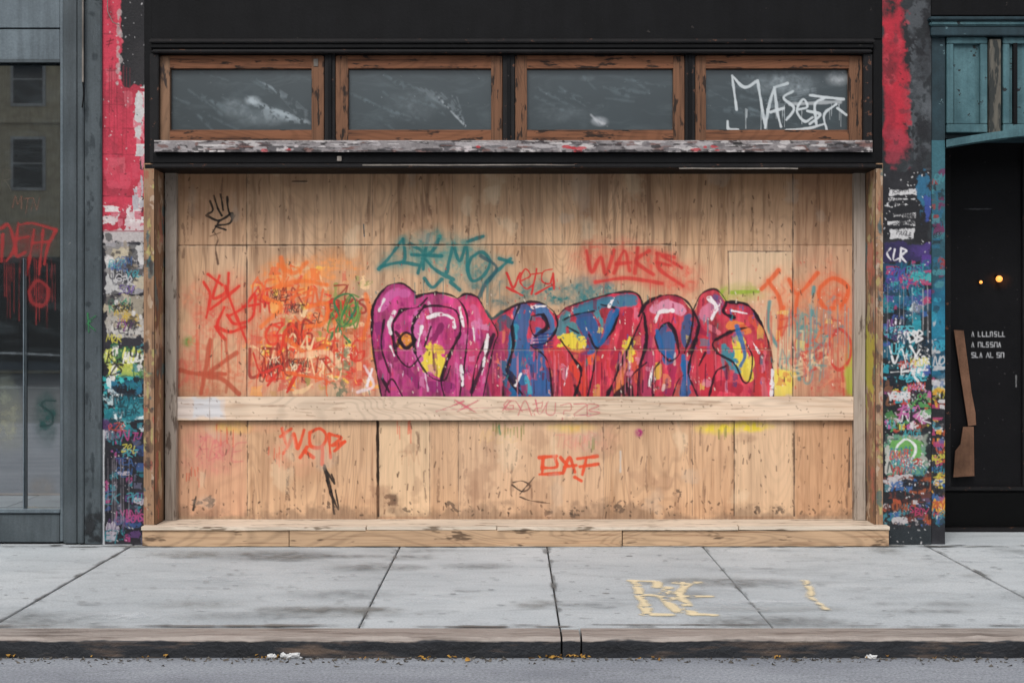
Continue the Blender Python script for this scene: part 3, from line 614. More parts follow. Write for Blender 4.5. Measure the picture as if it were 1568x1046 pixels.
p.rect(174,-170,184,60,(186,58,76),1,3,2); p.tag(162,20,10,14,(100,20,30),1.6,6); p.tag(163,60,12,14,(100,20,30),1.6,6); p.drips(157,200,100,140,(120,34,48),14,1.3,.5)
for y in range(20,130,9): p.blob(182+p.rng.uniform(-2,3),y,3,5,(170,160,158),.6,.9,.2)
for i in range(26): p.patch(p.rng.uniform(203,216),p.rng.uniform(132,340),p.rng.uniform(5,14),p.rng.uniform(8,26),p.rng.choice([(184,180,180),(166,162,166),(50,46,50),(196,116,126),(196,192,190)]),.95)
p.blob(214,170,8,34,(190,188,186),.95,.9,.1)
for i in range(24): p.patch(p.rng.uniform(156,215),p.rng.uniform(312,346),p.rng.uniform(5,24),p.rng.uniform(4,14),p.rng.choice([(196,180,180),(186,100,112),(170,60,76),(206,198,196)]),.9)
p.rect(157,352,222,371,(176,168,166),.95,4,1,dry=.25); p.stroke([(157,354),(222,354)],(140,40,60),2,1,.8); p.blob(166,362,7,6,(60,60,60),.8)
p.rect(162,374,221,450,(172,170,168),1,5,1,col2=(140,136,138)); p.patch(164,378,40,14,(166,152,130),.8)
for i in range(22): p.patch(p.rng.uniform(158,210),p.rng.uniform(374,510),p.rng.uniform(6,30),p.rng.uniform(6,30),p.rng.choice([(188,184,180),(150,146,144),(120,116,114),(176,164,140),(60,56,58),(200,196,194)]),.85)
for i in range(10): p.tag(p.rng.uniform(162,185),p.rng.uniform(392,434),30,p.rng.uniform(10,22),p.rng.choice([(36,36,42),(26,26,32),(86,86,92),(60,86,136)]),1.7,4,.9)
p.rect(163,452,221,517,(184,178,170),.8,5,1,col2=(156,146,128),dry=.3)
for i in range(11): p.tag(p.rng.uniform(162,185),p.rng.uniform(455,500),30,p.rng.uniform(8,18),p.rng.choice([(36,36,42),(50,124,96),(124,56,124),(26,26,32),(176,146,54)]),1.6,4,.9)
for i in range(34): p.blob(p.rng.uniform(160,222),p.rng.uniform(374,530),p.rng.uniform(2,8),p.rng.uniform(2,7),p.rng.choice([(120,116,114),(50,48,52),(200,194,190),(140,128,112),(36,34,38)]),.78,.95,.15,dry=p.rng.choice([0,.45]))
p.rect(163,534,220,578,(180,184,74),.88,7,2,col2=(80,142,98)); p.mess(158,526,220,588,[(26,24,26),(34,92,62),(202,200,104),(210,206,198),(66,112,66),(26,26,30),(54,120,132)],34,9,9,(2,3.4))
p.rect(160,580,221,605,(34,108,136),.8,6,2,dry=.35); p.rect(160,606,221,642,(58,136,146),.85,6,2,dry=.35); p.mess(158,575,221,665,[(196,206,206),(26,100,112),(20,56,66),(50,164,164),(26,36,46),(22,20,28)],42,10,8)
p.mess(158,650,221,826,[(20,18,26),(20,18,26),(28,26,36),(80,54,98),(150,60,108),(50,76,122),(26,26,34),(80,80,98),(162,154,162),(40,110,120)],70,30,8,(1.0,2.6))
p.rect(156,658,160,836,(196,198,200),.95,.5,1); p.drips(162,220,700,120,(150,142,150),8,1.1,.45)
for i in range(14): p.tag(p.rng.uniform(160,195),p.rng.uniform(380,800),26,12,p.rng.choice(MULTI),1.3,4,.85)
p.specks(160,(190,186,186),157,0,221,830,.7,1.8,.65); p.specks(120,(26,24,26),157,0,221,830,.7,1.8,.75)
PIL=empty('painted_pillar')
p.mesh('pillar_face',plane_fn(-.006),M_pillar,PIL)
bp('pillar_core',156,221,-160,834,0,.35,M_black2,PIL,.001)
bp('pillar_black_edge',221,233,-160,250,-.008,.30,M_black,PIL,.004)

q=base_pillar(1351,1426,1.05,202)
q.rect(1345,-170,1430,840,(42,46,49),1,0,1,col2=(29,31,34))
for i in range(50): q.blob(q.rng.uniform(1388,1425),q.rng.uniform(-20,280),q.rng.uniform(3,12),q.rng.uniform(6,30),q.rng.choice([(66,70,74),(28,28,32),(56,60,64),(84,88,92)]),.6,.95,.3,dry=q.rng.choice([0,.45]))
q.rect(1352,-170,1382,232,(174,38,54),1,5,6,col2=(144,34,48)); q.blob(1380,150,10,60,(174,38,54),.8,.8,.3); q.blob(1374,230,16,24,(150,50,64),.7,.8,.4); q.blob(1364,100,10,30,(60,30,34),.6,.7,.5)
for i in range(20): q.blob(q.rng.uniform(1353,1386),q.rng.uniform(0,230),q.rng.uniform(2,7),q.rng.uniform(3,14),q.rng.choice([(120,34,46),(186,60,72),(60,40,44)]),.5,.9,.3,dry=.45)
q.haze(1362,10,18,20,(40,30,32),.9)
q.rect(1350,262,1425,375,(28,28,32),.95,5,3,col2=(46,45,49))
for (x0,y0,x1,y1) in [(1362,290,1404,299),(1360,303,1402,307),(1358,311,1392,315),(1366,326,1402,334),(1358,338,1400,345),(1362,350,1400,366)]: q.rect(x0,y0,x1,y1,(192,190,190),.95,3,1,dry=.28)
for i in range(16): q.tag(q.rng.uniform(1358,1380),q.rng.uniform(288,356),24,7,(28,28,32),1.3,4,.85)
q.blob(1414,300,9,30,(44,98,128),.9,.8,.15); q.blob(1420,320,6,20,(54,72,138),.9)
q.rect(1352,372,1425,404,(72,52,116),.92,6,2,col2=(44,38,74))
for pp in [[(1364,380),(1358,388),(1364,398)],[(1370,382),(1368,398),(1376,396)],[(1380,380),(1378,400)],[(1380,380),(1388,384),(1380,392),(1388,402)]]: q.stroke(pp,(206,202,206),2.2,1,.95)
q.rect(1352,404,1425,480,(38,116,126),.95,4,3,col2=(28,64,92)); q.mess(1353,400,1424,482,[(34,138,148),(58,154,154),(82,54,130),(158,58,96),(28,54,72),(22,24,32),(50,90,146),(28,90,112)],62,11,10)
q.patch(1354,484,38,36,(102,62,112),.92)
for pp in [[(1362,490),(1364,512)],[(1372,488),(1370,512)],[(1380,488),(1378,512),(1388,508)]]: q.stroke(pp,(206,202,206),2.4,1,.95)
q.mess(1353,470,1424,600,[(22,98,120),(40,138,152),(60,80,138),(22,24,32),(206,204,202),(24,36,44),(80,162,172),(26,58,80),(22,28,36)],90,11,10)
for pp in [[(1362,530),(1370,556),(1380,534),(1388,558)],[(1394,530),(1410,556)],[(1410,532),(1394,560)],[(1360,570),(1420,566)],[(1398,574),(1416,596)]]: q.stroke(pp,(208,206,204),2.8,1.1,.92,dry=.25)
q.mess(1353,590,1424,660,[(188,180,72),(196,192,192),(174,60,50),(174,92,142),(78,138,78),(110,74,54),(32,32,36),(50,144,154),(26,26,30)],74,12,9)
q.rect(1356,666,1418,728,(138,138,128),.9,6,3,col2=(94,142,116)); q.mess(1356,664,1416,726,[(154,152,144),(86,122,102),(54,66,66),(176,172,164),(36,46,46)],24,4,9); q.blob(1388,690,20,22,(98,152,78),.95,.5,.1); q.stroke([(1376,680),(1388,672),(1402,684),(1396,702),(1378,704),(1372,690),(1376,680)],(210,210,206),3.2,1.1,.94)
for i in range(8): q.tag(q.rng.uniform(1358,1386),q.rng.uniform(668,716),34,14,q.rng.choice([(206,204,200),(34,54,54),(174,52,52),(50,108,128)]),1.8,4,.9)
q.mess(1354,728,1424,806,[(138,72,44),(50,90,138),(170,78,50),(176,170,170),(28,28,32),(58,118,128),(98,52,44),(22,22,26),(38,36,40)],74,12,9)
q.rect(1352,806,1426,836,(38,44,48),.9,4,4); q.specks(200,(192,190,190),1352,262,1425,830,.7,2,.75); q.specks(140,(26,24,26),1352,0,1425,830,.7,1.8,.75)
for i in range(18): q.tag(q.rng.uniform(1352,1395),q.rng.uniform(400,800),28,12,q.rng.choice(MULTI),1.3,4,.85)
q.drips(1354,1424,440,150,(176,172,172),10,1.1,.35)
PIL2=empty('painted_pillar.001')
q.mesh('pillar_face',plane_fn(-.006),M_pillar,PIL2)
bp('pillar_core',1351,1426,-160,834,0,.35,M_black2,PIL2,.001)

# ================================================================= RIGHT STOREFRONT
RS=empty('black_door_storefront')
e=Canvas(1426.5,215,1447,834,1.1,303)
e.rect(1420,200,1450,450,(54,96,106),1,1,1,col2=(38,72,84)); e.rect(1420,440,1450,580,(34,114,140),1,3,2,col2=(28,80,106)); e.rect(1420,575,1450,840,(52,52,56),1,3,2,col2=(36,36,40))
e.mess(1427,260,1446,450,[(38,90,114),(98,46,80),(28,38,46),(64,122,130),(130,56,56)],40,6,7,(1,3)); e.mess(1427,450,1446,600,[(48,138,160),(30,88,112),(176,176,176),(30,56,72)],24,4,8)
e.mess(1427,580,1446,800,[(178,168,66),(190,186,186),(30,30,34),(50,90,138),(166,78,50),(156,60,98),(42,114,128),(200,146,50),(30,30,34)],96,12,7,(1,3))
e.mesh('side_post_face',plane_fn(.006),M_pillar,RS)
bp('side_post',1426.5,1447,-160,834,.012,.7,M_teal_d,RS,.001)
bp('header_wall',1426,1900,-160,24,-.02,.7,M_black,RS)
bp('cornice_1',1424,1900,25,31,-.07,.1,M_teal_d,RS,.008)
bp('cornice_2',1425,1900,32,39,-.05,.1,M_teal,RS,.008)
bp('cornice_3',1426,1900,40,55,-.035,.1,M_teal_d,RS,.006)
bp('header_back',1447.5,1900,55,212,.05,.3,M_teal_d,RS,.002)
for i,(a,b2) in enumerate([(1450,1512),(1536,1600),(1616,1680)]):
    bp('panel_frame_top_%d'%i,a,b2,57,67,.0,.05,M_teal,RS,.004); bp('panel_frame_bottom_%d'%i,a,b2,190,203,.0,.05,M_teal,RS,.004)
    bp('panel_frame_l_%d'%i,a,a+10,67.3,189.7,.0,.05,M_teal,RS,.004); bp('panel_frame_r_%d'%i,b2-11,b2,67.3,189.7,.0,.05,M_teal,RS,.004)
    bp('panel_field_%d'%i,a+10,b2-11,67,190,.03,.048,M_teal,RS,.004)
M_weath=wood('weathered_teal_wood',(92,88,80),(46,56,58),'z',contour=.5,blot=((40,44,44),.52,16))
bp('pilaster_weathered',1515,1533,60,206,-.01,.05,M_weath,RS,.004)
bp('slot',1552,1558,66,190,-.004,.03,M_black,RS,.001)
bm=bmesh.new(); top=[];bot=[]
for i in range(30):
    px=1447+i*13; z=PZ(226-20*math.sin(min(1,i/14)*math.pi/2),0)
    top.append((PX(px),z+.05)); bot.append((PX(px),z))
for i in range(29):
    v=[bm.verts.new((x,y,z)) for (x,z) in (top[i],top[i+1],bot[i+1],bot[i]) for y in (-.03,.12)]
    bm.faces.new([v[0],v[2],v[4],v[6]]);bm.faces.new([v[6],v[4],v[5],v[7]]);bm.faces.new([v[0],v[1],v[3],v[2]])
addmesh('arched_head',bm,M_teal,RS)
dr=Canvas(1440,200,1600,818,1.15,404)
for k,yy in enumerate((508,524,540)):
    x=1488
    while x<1538-(k==1)*4:
        h=7; wv=dr.rng.choice([3.2,4.2])
        kind=dr.rng.randint(0,3)
        if kind==0: pts=[(x,yy),(x,yy+h),(x+wv,yy+h)]
        elif kind==1: pts=[(x,yy+h),(x,yy),(x+wv,yy),(x+wv,yy+h)]
        elif kind==2: pts=[(x+wv,yy),(x,yy),(x,yy+h/2),(x+wv,yy+h/2),(x+wv,yy+h),(x,yy+h)]
        else: pts=[(x,yy+h),(x+wv/2,yy),(x+wv,yy+h)]
        dr.stroke(pts,(190,190,192),1.2,.8,.9,.1,sm=False); x+=6.2 if dr.rng.random()<.8 else 10
dr.stroke([(1475,320),(1522,320)],(90,90,92),1.2,1,.6,sm=False)
dr.specks(40,(90,86,86),1450,240,1568,800,.6,1.3,.5); dr.haze(1530,430,20,14,(60,34,20),.5)  # warm haze: painted glow around the lamp reflection
dr.stroke([(1556,575),(1556,592)],(130,130,130),2,1,.7,sm=False)
dr.mesh('door_leaf_face',plane_fn(.68),M_door,RS)
bp('door_wall',1430,1900,150,830,.70,.9,M_black,RS,.001)
bp('door_bottom_rail',1447,1600,754,808,.655,.678,M_door,RS,.004)
bp('door_bead',1447,1600,745,751,.648,.678,M_black2,RS,.004)
bp('door_stile',1447,1456,225,745,.65,.678,M_black2,RS,.004)
bp('threshold',1447,1600,808,814,.60,.68,M_black2,RS,.003)
bp('meeting_stile',1566,1574,225,745,.655,.678,M_black2,RS,.004)
bm=bmesh.new()
def slab(bm,pts,y0,y1):
    f=[bm.verts.new((PX(a,.64),y0,PZ(b3,.64))) for a,b3 in pts]; g=[bm.verts.new((PX(a,.64),y1,PZ(b3,.64))) for a,b3 in pts]
    bm.faces.new(f); bm.faces.new(g[::-1]); n=len(f)
    for i in range(n): bm.faces.new([f[i],g[i],g[(i+1)%n],f[(i+1)%n]])
slab(bm,[(1460,505),(1475,506),(1482,560),(1487,600),(1493,632),(1494,650),(1482,652),(1478,625),(1468,560)],.63,.64)
slab(bm,[(1474,653),(1490,653),(1491,728),(1459,730),(1462,690),(1470,680)],.625,.635)
bmesh.ops.recalc_face_normals(bm,faces=bm.faces)
addmesh('torn_cardboard',bm,M_card)
n=NT('warm_reflection_glow'); n.b.inputs['Emission Color'].default_value=(1,.36,.07,1); n.b.inputs['Emission Strength'].default_value=1.6; n.b.inputs['Base Color'].default_value=(.5,.2,.05,1)
for i,(a,b3,rr) in enumerate([(1530,427,.024),(1502,432,.012)]):  # added glowing spheres imitate reflections of a lamp inside
    lp=empty('lamp_reflection')
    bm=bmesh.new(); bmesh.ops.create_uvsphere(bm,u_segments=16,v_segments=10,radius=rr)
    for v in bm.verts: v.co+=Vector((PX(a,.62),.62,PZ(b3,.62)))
    addmesh('glow_sphere',bm,n.m,lp,True)
    box('glow_bracket',PX(a,.62)-rr*.6,PX(a,.62)+rr*.6,.62,.676,PZ(b3,.62)+rr*.5,PZ(b3,.62)+rr*1.3,M_black2,lp,.003)  # added bracket that carries the glowing sphere

# ================================================================= LEFT STOREFRONT
LS=empty('gray_storefront')
bp('header_upper',-400,92,-160,43,.0,.3,M_gray2,LS); bp('header_lower',-400,92,45,92,.004,.3,M_gray2,LS)
bp('header_bead',-400,92,90.5,96,-.006,.003,M_gray,LS,.003)
bp('post',97,118,-160,832,-.03,.3,M_gray,LS,.006); bp('post_rib',118.5,128,-160,832,-.045,.3,M_gray,LS,.006); bp('post_flat',128.5,155.5,-160,833,-.03,.3,M_gray,LS,.006)
bp('post_edge',92,97,-160,829,-.012,.3,M_gray2,LS,.004)
bp('bulkhead',-400,92,786,830,.0,.3,M_gray,LS,.005); bp('window_sill',-400,92,780,785.5,-.02,.1,M_gray2,LS,.005)
w=Canvas(-400,92,92,782,1.5,505)
for pp in [[(0,350),(14,346),(22,380),(10,400)],[(4,360),(2,400)],[(28,342),(24,390),(40,386)],[(26,366),(44,362)],[(30,344),(50,342),(86,352)],[(52,352),(46,392),(40,420)],[(66,352),(60,420)],[(50,372),(76,370)],[(84,354),(72,380),(68,404)]]: w.stroke(pp,(150,38,38),5,2.5,.8,1.5)
w.stroke([(44,446),(58,430),(74,444),(68,466),(50,464),(44,446)],(140,38,38),6,3,.7); w.haze(60,450,26,26,(120,30,34),.4); w.haze(40,370,50,34,(130,34,34),.35)
w.drips(-4,84,400,100,(140,38,38),20,1.3,.55)
w.tag(0,262,24,30,(90,84,70),1.5,5,.6); w.tag(20,302,40,22,(130,84,66),1.5,6,.6); w.haze(10,650,26,50,(140,140,116),.5); w.haze(8,600,20,30,(120,126,110),.4); w.haze(72,640,20,44,(26,62,60),.7)
w.stroke([(-40,540),(30,541),(92,544)],(150,160,166),3,3,.4,1); w.stroke([(-40,560),(92,562)],(26,36,44),14,6,.6,1); w.stroke([(-40,592),(92,594)],(130,138,140),2.5,2,.35)  # reflection of a parked car, painted on the glass as streaks
w.tag(60,610,26,40,(20,44,44),3,6,.8); w.haze(66,745,24,20,(120,110,96),.4); w.stroke([(40,776),(92,778)],(150,140,120),2,2,.5)
for i in range(3): w.tag(-300+i*110,380,80,90,(150,38,38),4,9,.85)
w.mesh('shop_window',plane_fn(.06),M_glassL,LS)
for i,x in enumerate((35,-120,-280)): bp('gate_track_%d'%i,x,x+2,395,779,.045,.052,M_gray2,LS,.001); bp('gate_track_b%d'%i,x+4,x+5.2,395,779,.045,.052,M_gray,LS,.001)
def tube(name,pts,rad,mat,parent):
    cu=bpy.data.curves.new(name,'CURVE'); cu.dimensions='3D'; cu.bevel_depth=rad; sp=cu.splines.new('POLY'); sp.points.add(len(pts)-1)
    for i,pt in enumerate(pts): sp.points[i].co=(*pt,1)
    o=bpy.data.objects.new(name,cu); scene.collection.objects.link(o); cu.materials.append(mat); o.parent=parent
tube('conduit',[(PX(127,-.06),-.06,PZ(-160,-.06)),(PX(127,-.06),-.06,PZ(126,-.06))],.007,M_strip,LS)
tube('loose_cable',[(PX(127,-.06),-.06,PZ(126,-.06)),(PX(129,-.06),-.07,PZ(145,-.06)),(PX(126,-.06),-.06,PZ(165,-.06))],.005,M_black,LS)
tube('phone_cable',[(PX(160,-.05),-.03,PZ(-160)),(PX(164,-.05),-.035,PZ(20)),(PX(172,-.05),-.04,PZ(36)),(PX(182,-.05),-.02,PZ(40))],.003,M_strip,LS)
tg=Canvas(100,-150,155,830,1.3,9)
for pp in [[(134,480),(136,508)],[(146,484),(135,494),(146,506)],[(132,496),(144,490)]]: tg.stroke(pp,(60,126,80),1.6,1,.85)
for i in range(60): tg.blob(tg.rng.uniform(130,154),tg.rng.uniform(-100,828),tg.rng.uniform(1,5),tg.rng.uniform(3,20),tg.rng.choice([(60,66,70),(100,108,112),(50,56,60)]),.4,.95,.3,dry=tg.rng.choice([0,.5]))
for i in range(20): tg.blob(tg.rng.uniform(130,154),tg.rng.uniform(790,828),tg.rng.uniform(2,7),tg.rng.uniform(2,8),(46,48,50),.5,.95,.3)
n=NT('overlay_paint'); pc,pa=n.attr(); n.fin(pc,.8,.1); trn=n.t.nodes.new('ShaderNodeBsdfTransparent'); ms=n.t.nodes.new('ShaderNodeMixShader'); n.link(pa,ms.inputs[0]);n.link(trn.outputs[0],ms.inputs[1]);n.link(n.b.outputs[0],ms.inputs[2]);n.link(ms.outputs[0],n.out.inputs['Surface'])
M_overlay=n.m
i0=np.searchsorted(tg.xs,129.5); tg.a[:,:i0]=0
tg.mesh('spray_tag_and_grime',lambda X,Y:(PX(X,-.034),np.full(X.shape,-.034),PZ(Y,-.034)),M_overlay,LS)
BL=empty('shop_building')
box('upper_wall',PX(-400),PX(1900),.0,4,PZ(-160)+.003,7.5,M_wall,BL,.01)
box('body_centre',PX(158),PX(1446),.36,4,0.01,PZ(-160)-.003,M_wall,BL,0)
box('body_left',PX(-400),PX(156),.31,4,0.01,PZ(-160)-.003,M_wall,BL,0)
box('body_right',PX(1448),PX(1900),.95,4,0.01,PZ(-160)-.003,M_wall,BL,0)

# ================================================================= GROUND
def concrete(name,c1,c2,spd=.78):
    n=NT(name)
    col=n.ramp(n.noise((.9,1.6,1),1,4,.62,.4),[(.3,L4(c2)),(.65,L4(c1))])
    oi=n.t.nodes.new('ShaderNodeObjectInfo')
    col=n.mix(1.0,col,n.ramp(oi.outputs['Random'],[(0,.94),(1,1.04)]),'MULTIPLY')
    stain=n.ramp(n.noise((2.0,6,1),1,4,.75,.8),[(.52,1.0),(.74,.78)]); col=n.mix(1.0,col,stain,'MULTIPLY')
    sp=n.ramp(n.noise((80,80,80),1,4,.8),[(.3,spd),(.5,1.0),(.7,1.14)]); col=n.mix(1.0,col,sp,'MULTIPLY')
    n.bump(n.noise((60,60,60),1,4,.75),.45,.004)
    return n.fin(col,.85,.2)
M_conc=concrete('sidewalk_concrete',(182,186,187),(165,170,172))
M_jointm=painted('joint_dirt',(44,44,44),(32,32,32),rough=.95)
SW=empty('sidewalk')
js=[-900,-500,-150,205,614,837,1073,1415,1760,2100,2450]
for i in range(len(js)-1):
    x0=PX(js[i])+.005; x1=PX(js[i+1])-.005
    box('slab_%d'%i,x0,x1,-2.782,1.2,-.11,0+ .002*((i*7)%3-1),M_conc,SW,.003)
box('joint_bed',PX(-900),PX(2450),-2.78,1.19,-.115,-.016,M_jointm,SW,0)
def gfn(z): return lambda X,Y:(X,-Y,np.full(X.shape,z))
def gpt(px,py): x,y=GR(px,py); return (x,-y)
gm=Canvas(-4.0,.0,4.4,2.78,.010,seed=15)
for i in range(130):
    x=gm.rng.uniform(-3.6,4.2); gm.blob(x,.056+gm.rng.uniform(0.0,.08),gm.rng.uniform(.02,.16),gm.rng.uniform(.006,.024),gm.rng.choice([(66,64,60),(100,98,94),(178,178,174),(64,62,60)]),gm.rng.uniform(.35,.75),.7,.4)
for i in range(700):
    x=gm.rng.uniform(-3.9,4.3); y=gm.rng.uniform(.1,2.75); l=gm.rng.uniform(.005,.03)
    gm.stroke([(x,y),(x+l,y+gm.rng.uniform(-.3,.3)*l)],gm.rng.choice([(108,110,110),(84,86,86),(210,212,212),(204,206,206),(126,124,118)]),gm.rng.uniform(.007,.015),.008,gm.rng.uniform(.35,.8),.003,sm=False)
for i in range(60):
    gm.haze(gm.rng.uniform(-3.9,4.3),gm.rng.uniform(.2,2.7),gm.rng.uniform(.1,.6),gm.rng.uniform(.04,.22),gm.rng.choice([(126,128,128),(138,136,130),(206,210,212),(116,116,114)]),gm.rng.uniform(.14,.38),.65)
for (a,b2) in [(560,862),(700,905),(1150,870),(300,900),(1180,842),(430,858),(905,930),(120,925),(1330,900)]:
    X0,Y0=gpt(a,b2); gm.stroke([(X0,Y0),(X0+.05,Y0+.02),(X0+.12,Y0+.015)],(112,114,114),.02,.02,.4,.01)
for jx in js:
    X0=PX(jx)
    if abs(X0)<4.4:
        for i in range(14): gm.blob(X0+gm.rng.uniform(-.012,.012),gm.rng.uniform(.05,2.75),gm.rng.uniform(.006,.014),gm.rng.uniform(.02,.10),(104,104,102),.45,.8,.4)
for i in range(60): gm.blob(gm.rng.uniform(-3.9,4.3),2.74+gm.rng.uniform(-.03,.03),gm.rng.uniform(.04,.25),.015,gm.rng.choice([(120,114,108),(100,96,92)]),.5,.8,.4)
CW=(228,210,172)
def gs(pts,w,a=.88,dry=.3): gm.stroke([gpt(*t) for t in pts],CW,w,.025,a,.014,sm=False,dry=dry)
for pts in [[(966,890),(1004,891)],[(972,890),(992,942)],[(978,912),(1010,912)],[(986,942),(1026,942)],[(1024,900),(1014,914),(1038,938)],[(1052,896),(1030,918)],[(1036,893),(1070,893)],[(1040,910),(1062,942)],[(1044,914),(1086,914)],[(1060,941),(1092,943)],[(1006,893),(1006,900)]]: gs(pts,.052)
gs([(1232,890),(1244,908),(1240,914),(1266,934)],.035)
gm.mesh('chalk_and_dirt',gfn(.0062),M_overlay,SW)

# curb
n=NT('curb_stone')
sep=n.t.nodes.new('ShaderNodeSeparateXYZ'); n.link(n.tc.outputs['Object'],sep.inputs[0])
topc=n.ramp(n.noise((1.6,14,14),1,4,.7),[(.3,L4((96,84,76))),(.52,L4((152,142,134))),(.7,L4((134,122,114)))])
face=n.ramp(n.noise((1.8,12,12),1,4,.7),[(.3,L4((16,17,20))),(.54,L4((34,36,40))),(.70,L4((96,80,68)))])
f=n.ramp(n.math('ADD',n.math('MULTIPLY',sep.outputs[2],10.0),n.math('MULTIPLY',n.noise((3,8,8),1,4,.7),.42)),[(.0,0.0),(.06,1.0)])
n.bump(n.noise((30,30,30),1,4,.7),.8,.01)
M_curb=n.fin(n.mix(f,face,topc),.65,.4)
CB=empty('curb')
for i,(a,bb) in enumerate([(-14,-6.5),(-6.49,-2.9),(-2.89,.235),(.245,.33),(.34,3.1),(3.11,7),(7.01,14)]):
    dy=.006*(i%2)
    bm=bmesh.new(); ns=max(2,int((bb-a)/.06)); prof=[(-2.985+dy,-.13),(-2.985+dy,-.02),(-2.965+dy,.0),(-2.788,.003),(-2.788,-.13)]
    rr=random.Random(50+i); rows=[]
    off=[rr.uniform(-1,1) for _ in range(ns+1)]
    for k in range(ns+1):
        x=a+(bb-a)*k/ns; o=off[k]*.5+off[max(0,k-1)]*.5
        rows.append([bm.verts.new((x,y+(o*.006 if j<3 else 0),z+(o*.005+rr.uniform(-.002,.002) if j in(1,2) else 0)-(.006 if i==3 and 0<j<4 else 0))) for j,(y,z) in enumerate(prof)])
    for k in range(ns):
        for j in range(4): bm.faces.new([rows[k][j],rows[k+1][j],rows[k+1][j+1],rows[k][j+1]])
    bm.faces.new(rows[0]); bm.faces.new(rows[-1][::-1]); bmesh.ops.recalc_face_normals(bm,faces=bm.faces)
    addmesh('curb_stone_%d'%i,bm,M_curb,CB)
# road
n=NT('asphalt')
col=n.ramp(n.noise((.8,2.2,1),1,4,.6,.5),[(.3,L4((126,129,135))),(.65,L4((150,153,158)))])
sp=n.ramp(n.noise((70,70,70),1,4,.85),[(.3,.5),(.5,1.0),(.7,1.45)]); col=n.mix(1.0,col,sp,'MULTIPLY')
crk=n.ramp(n.noise((1.0,4,1),1,4,.75,1.0),[(.488,1.0),(.5,.8),(.512,1.0)]); col=n.mix(1.0,col,crk,'MULTIPLY')
sep=n.t.nodes.new('ShaderNodeSeparateXYZ'); n.link(n.tc.outputs['Object'],sep.inputs[0])
gut=n.ramp(n.math('ADD',n.math('ADD',sep.outputs[1],3.03),n.math('MULTIPLY',n.noise((3,9,1),1,4,.7),.10)),[(.0,1.0),(.09,.8),(.13,.4)]); col=n.mix(1.0,col,gut,'MULTIPLY')
n.bump(n.noise((70,70,70),1,4,.8),.8,.008); M_asp=n.fin(col,.8,.3)
def sheet(name,x0,x1,y0,y1,z,mat):
    bm=bmesh.new(); bm.faces.new([bm.verts.new(v) for v in ((x0,y0,z),(x1,y0,z),(x1,y1,z),(x0,y1,z))]); return addmesh(name,bm,mat)
sheet('road',-60,60,-14,-2.95,-.10,M_asp)
M_gnd=concrete('ground_paving',(120,122,122),(100,102,102))
sheet('ground',-600,600,-600,600,-.125,M_gnd)
# litter
M_paper=painted('paper',(210,210,208),(176,176,176),rough=.9,streak=False)
def crumple(name,px,py,w,d,h,mat,seed,parent=None):
    x,y=GR(px,py,-.1); rr=random.Random(seed); bm=bmesh.new(); bmesh.ops.create_icosphere(bm,subdivisions=3,radius=1)
    for v in bm.verts:
        k=.65+.5*rr.random(); v.co=Vector((x+v.co.x*w*k,y+v.co.y*d*k,-.098+max(0,(v.co.z+.3))*h*k))
    return addmesh(name,bm,mat,parent)
crumple('crumpled_paper',446,1006,.066,.03,.026,M_paper,1)
crumple('crumpled_paper',416,1007,.024,.018,.016,M_paper,2)
crumple('crumpled_paper',1334,1007,.03,.02,.014,M_paper,3)
M_leaf=painted('dry_leaf',(176,134,58),(104,70,40),sc=(20,20,20),rough=.8,streak=False)
bm=bmesh.new(); rr=random.Random(4)
for (px,py,nn) in [(130,1003,11),(240,1006,5),(408,1007,7),(835,1007,12),(885,1007,9),(1335,1007,3),(640,1009,4),(1000,1009,3),(30,1005,4),(700,1009,3),(1450,1007,3),(560,1009,3),(1180,1009,3)]:
    for k in range(nn):
        x,y=GR(px+rr.uniform(-24,24),py+rr.uniform(-1,4),-.1); s=rr.uniform(.006,.022); a=rr.uniform(0,6.28)
        pts=[(math.cos(a+t)*s*(1 if i%2 else .55),math.sin(a+t)*s*(1 if i%2 else .55)) for i,t in enumerate([0,.8,1.6,2.5,3.3,4.2,5.2])]
        bm.faces.new([bm.verts.new((x+u,y+v2,-.094+rr.uniform(0,.014))) for u,v2 in pts])
addmesh('fallen_leaves',bm,M_leaf)
M_grit=painted('gutter_grit',(104,98,90),(46,44,42),sc=(30,30,30),rough=.9,streak=False)
bm=bmesh.new()
for k in range(620):
    x=rr.uniform(-2.8,2.8); y=-2.99-abs(rr.gauss(0,.06)); s=rr.uniform(.003,.012); vs=[bm.verts.new((x+rr.uniform(-s,s)*1.6,y+rr.uniform(-s,s),-.0985+(s if j==3 else 0))) for j in range(4)]
    for t3 in ((0,1,3),(1,2,3),(2,0,3)): bm.faces.new([vs[j] for j in t3])
addmesh('gutter_debris',bm,M_grit)

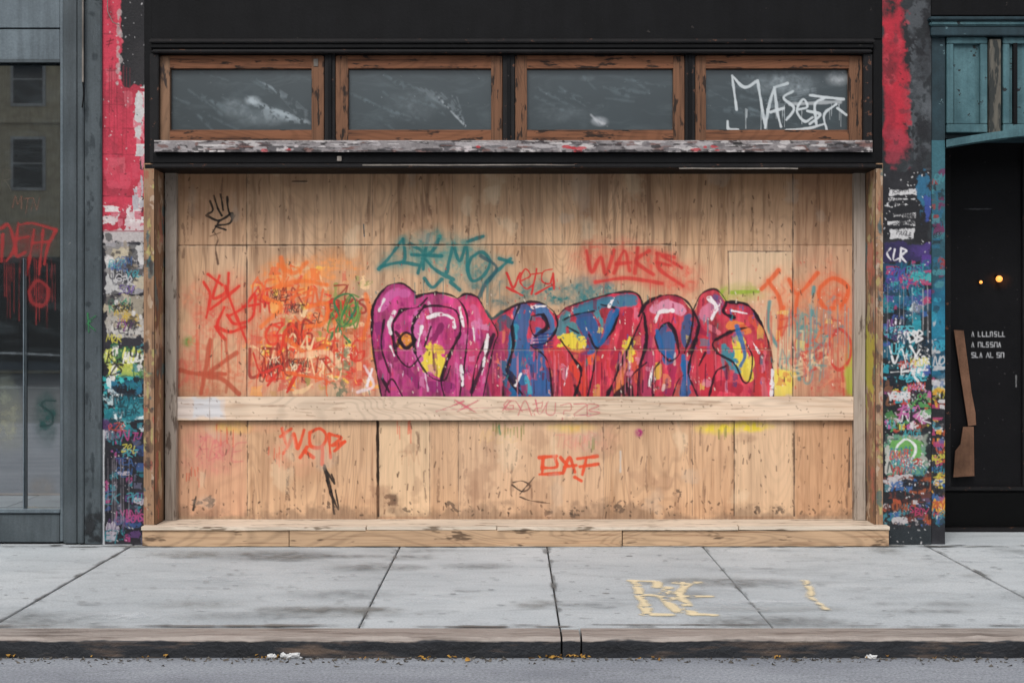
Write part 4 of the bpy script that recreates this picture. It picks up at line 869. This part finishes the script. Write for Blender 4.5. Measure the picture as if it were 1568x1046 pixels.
# ================================================================= ACROSS THE STREET (seen mirrored in the glass)
M_beige=painted('beige_masonry',(200,186,154),(176,162,132)); M_dark=painted('dark_brick',(84,60,52),(62,46,40)); M_fr=painted('white_frame',(190,190,186)); M_dg=painted('window_dark',(40,48,52),(30,36,40),rough=.2)
def block(name,x0,x1,h,mat,yf,first=4.6,st=2.9,dx=2.6,w=1.0):
    P=empty(name); box('walls',x0,x1,yf-10,yf,-.1,h,mat,P,.02)
    z=first+1.7
    while z+1.6<h:
        x=x0+1.3
        while x<x1-1:
            box('window_frame',x-w/2-.1,x+w/2+.1,yf,yf+.06,z-.1,z+1.75,M_fr,P,0); box('window_glass',x-w/2,x+w/2,yf+.061,yf+.08,z,z+.8,M_dg,P,0); box('window_glass_upper',x-w/2,x+w/2,yf+.061,yf+.08,z+.86,z+1.65,M_dg,P,0)
            x+=dx
        box('string_course',x0-.05,x1+.05,yf,yf+.18,z+2.2,z+2.4,mat,P,.03)
        z+=st
    box('cornice',x0-.2,x1+.2,yf,yf+.6,h-.1,h+.5,mat,P,.05)
    box('shopfront',x0+.5,x1-.5,yf,yf+.05,0,3.9,M_dg,P,0)
block('beige_apartment_building',-33.6,-13.5,14,M_beige,-40)
block('brick_apartment_building',-12.5,32,9,M_dark,-44)

# ================================================================= LIGHT / WORLD / CAMERA
wd=bpy.data.worlds.new('World'); scene.world=wd; wd.use_nodes=True; nt=wd.node_tree
bg=nt.nodes['Background']; sky=nt.nodes.new('ShaderNodeTexSky'); sky.sky_type='NISHITA'; sky.sun_disc=False
sv=Vector((-.22,-.75,.86)).normalized()
sky.sun_elevation=math.asin(sv.z); sky.sun_rotation=math.atan2(sv.x,sv.y)
sky.air_density=1.0; sky.dust_density=2.5; sky.ozone_density=1.0
hs=nt.nodes.new('ShaderNodeHueSaturation'); hs.inputs['Saturation'].default_value=.42
nt.links.new(sky.outputs[0],hs.inputs['Color']); nt.links.new(hs.outputs[0],bg.inputs[0]); bg.inputs[1].default_value=.15
ld=bpy.data.lights.new('sun','SUN'); ld.energy=2.2; ld.angle=math.radians(26); ld.color=(1,.985,.965)
lo=bpy.data.objects.new('sun',ld); scene.collection.objects.link(lo); lo.rotation_euler=(-sv).to_track_quat('-Z','Y').to_euler()
cd=bpy.data.cameras.new('camera'); cam=bpy.data.objects.new('camera',cd); scene.collection.objects.link(cam)
cam.location=(0,-D,CH); cam.rotation_euler=(math.radians(90),0,0); cd.sensor_width=36; cd.lens=36*D/(1568*K); cd.shift_y=-22.7/1568; cd.clip_end=2000
scene.camera=cam
scene.view_settings.view_transform='Standard'; scene.view_settings.look='None'; scene.view_settings.exposure=0
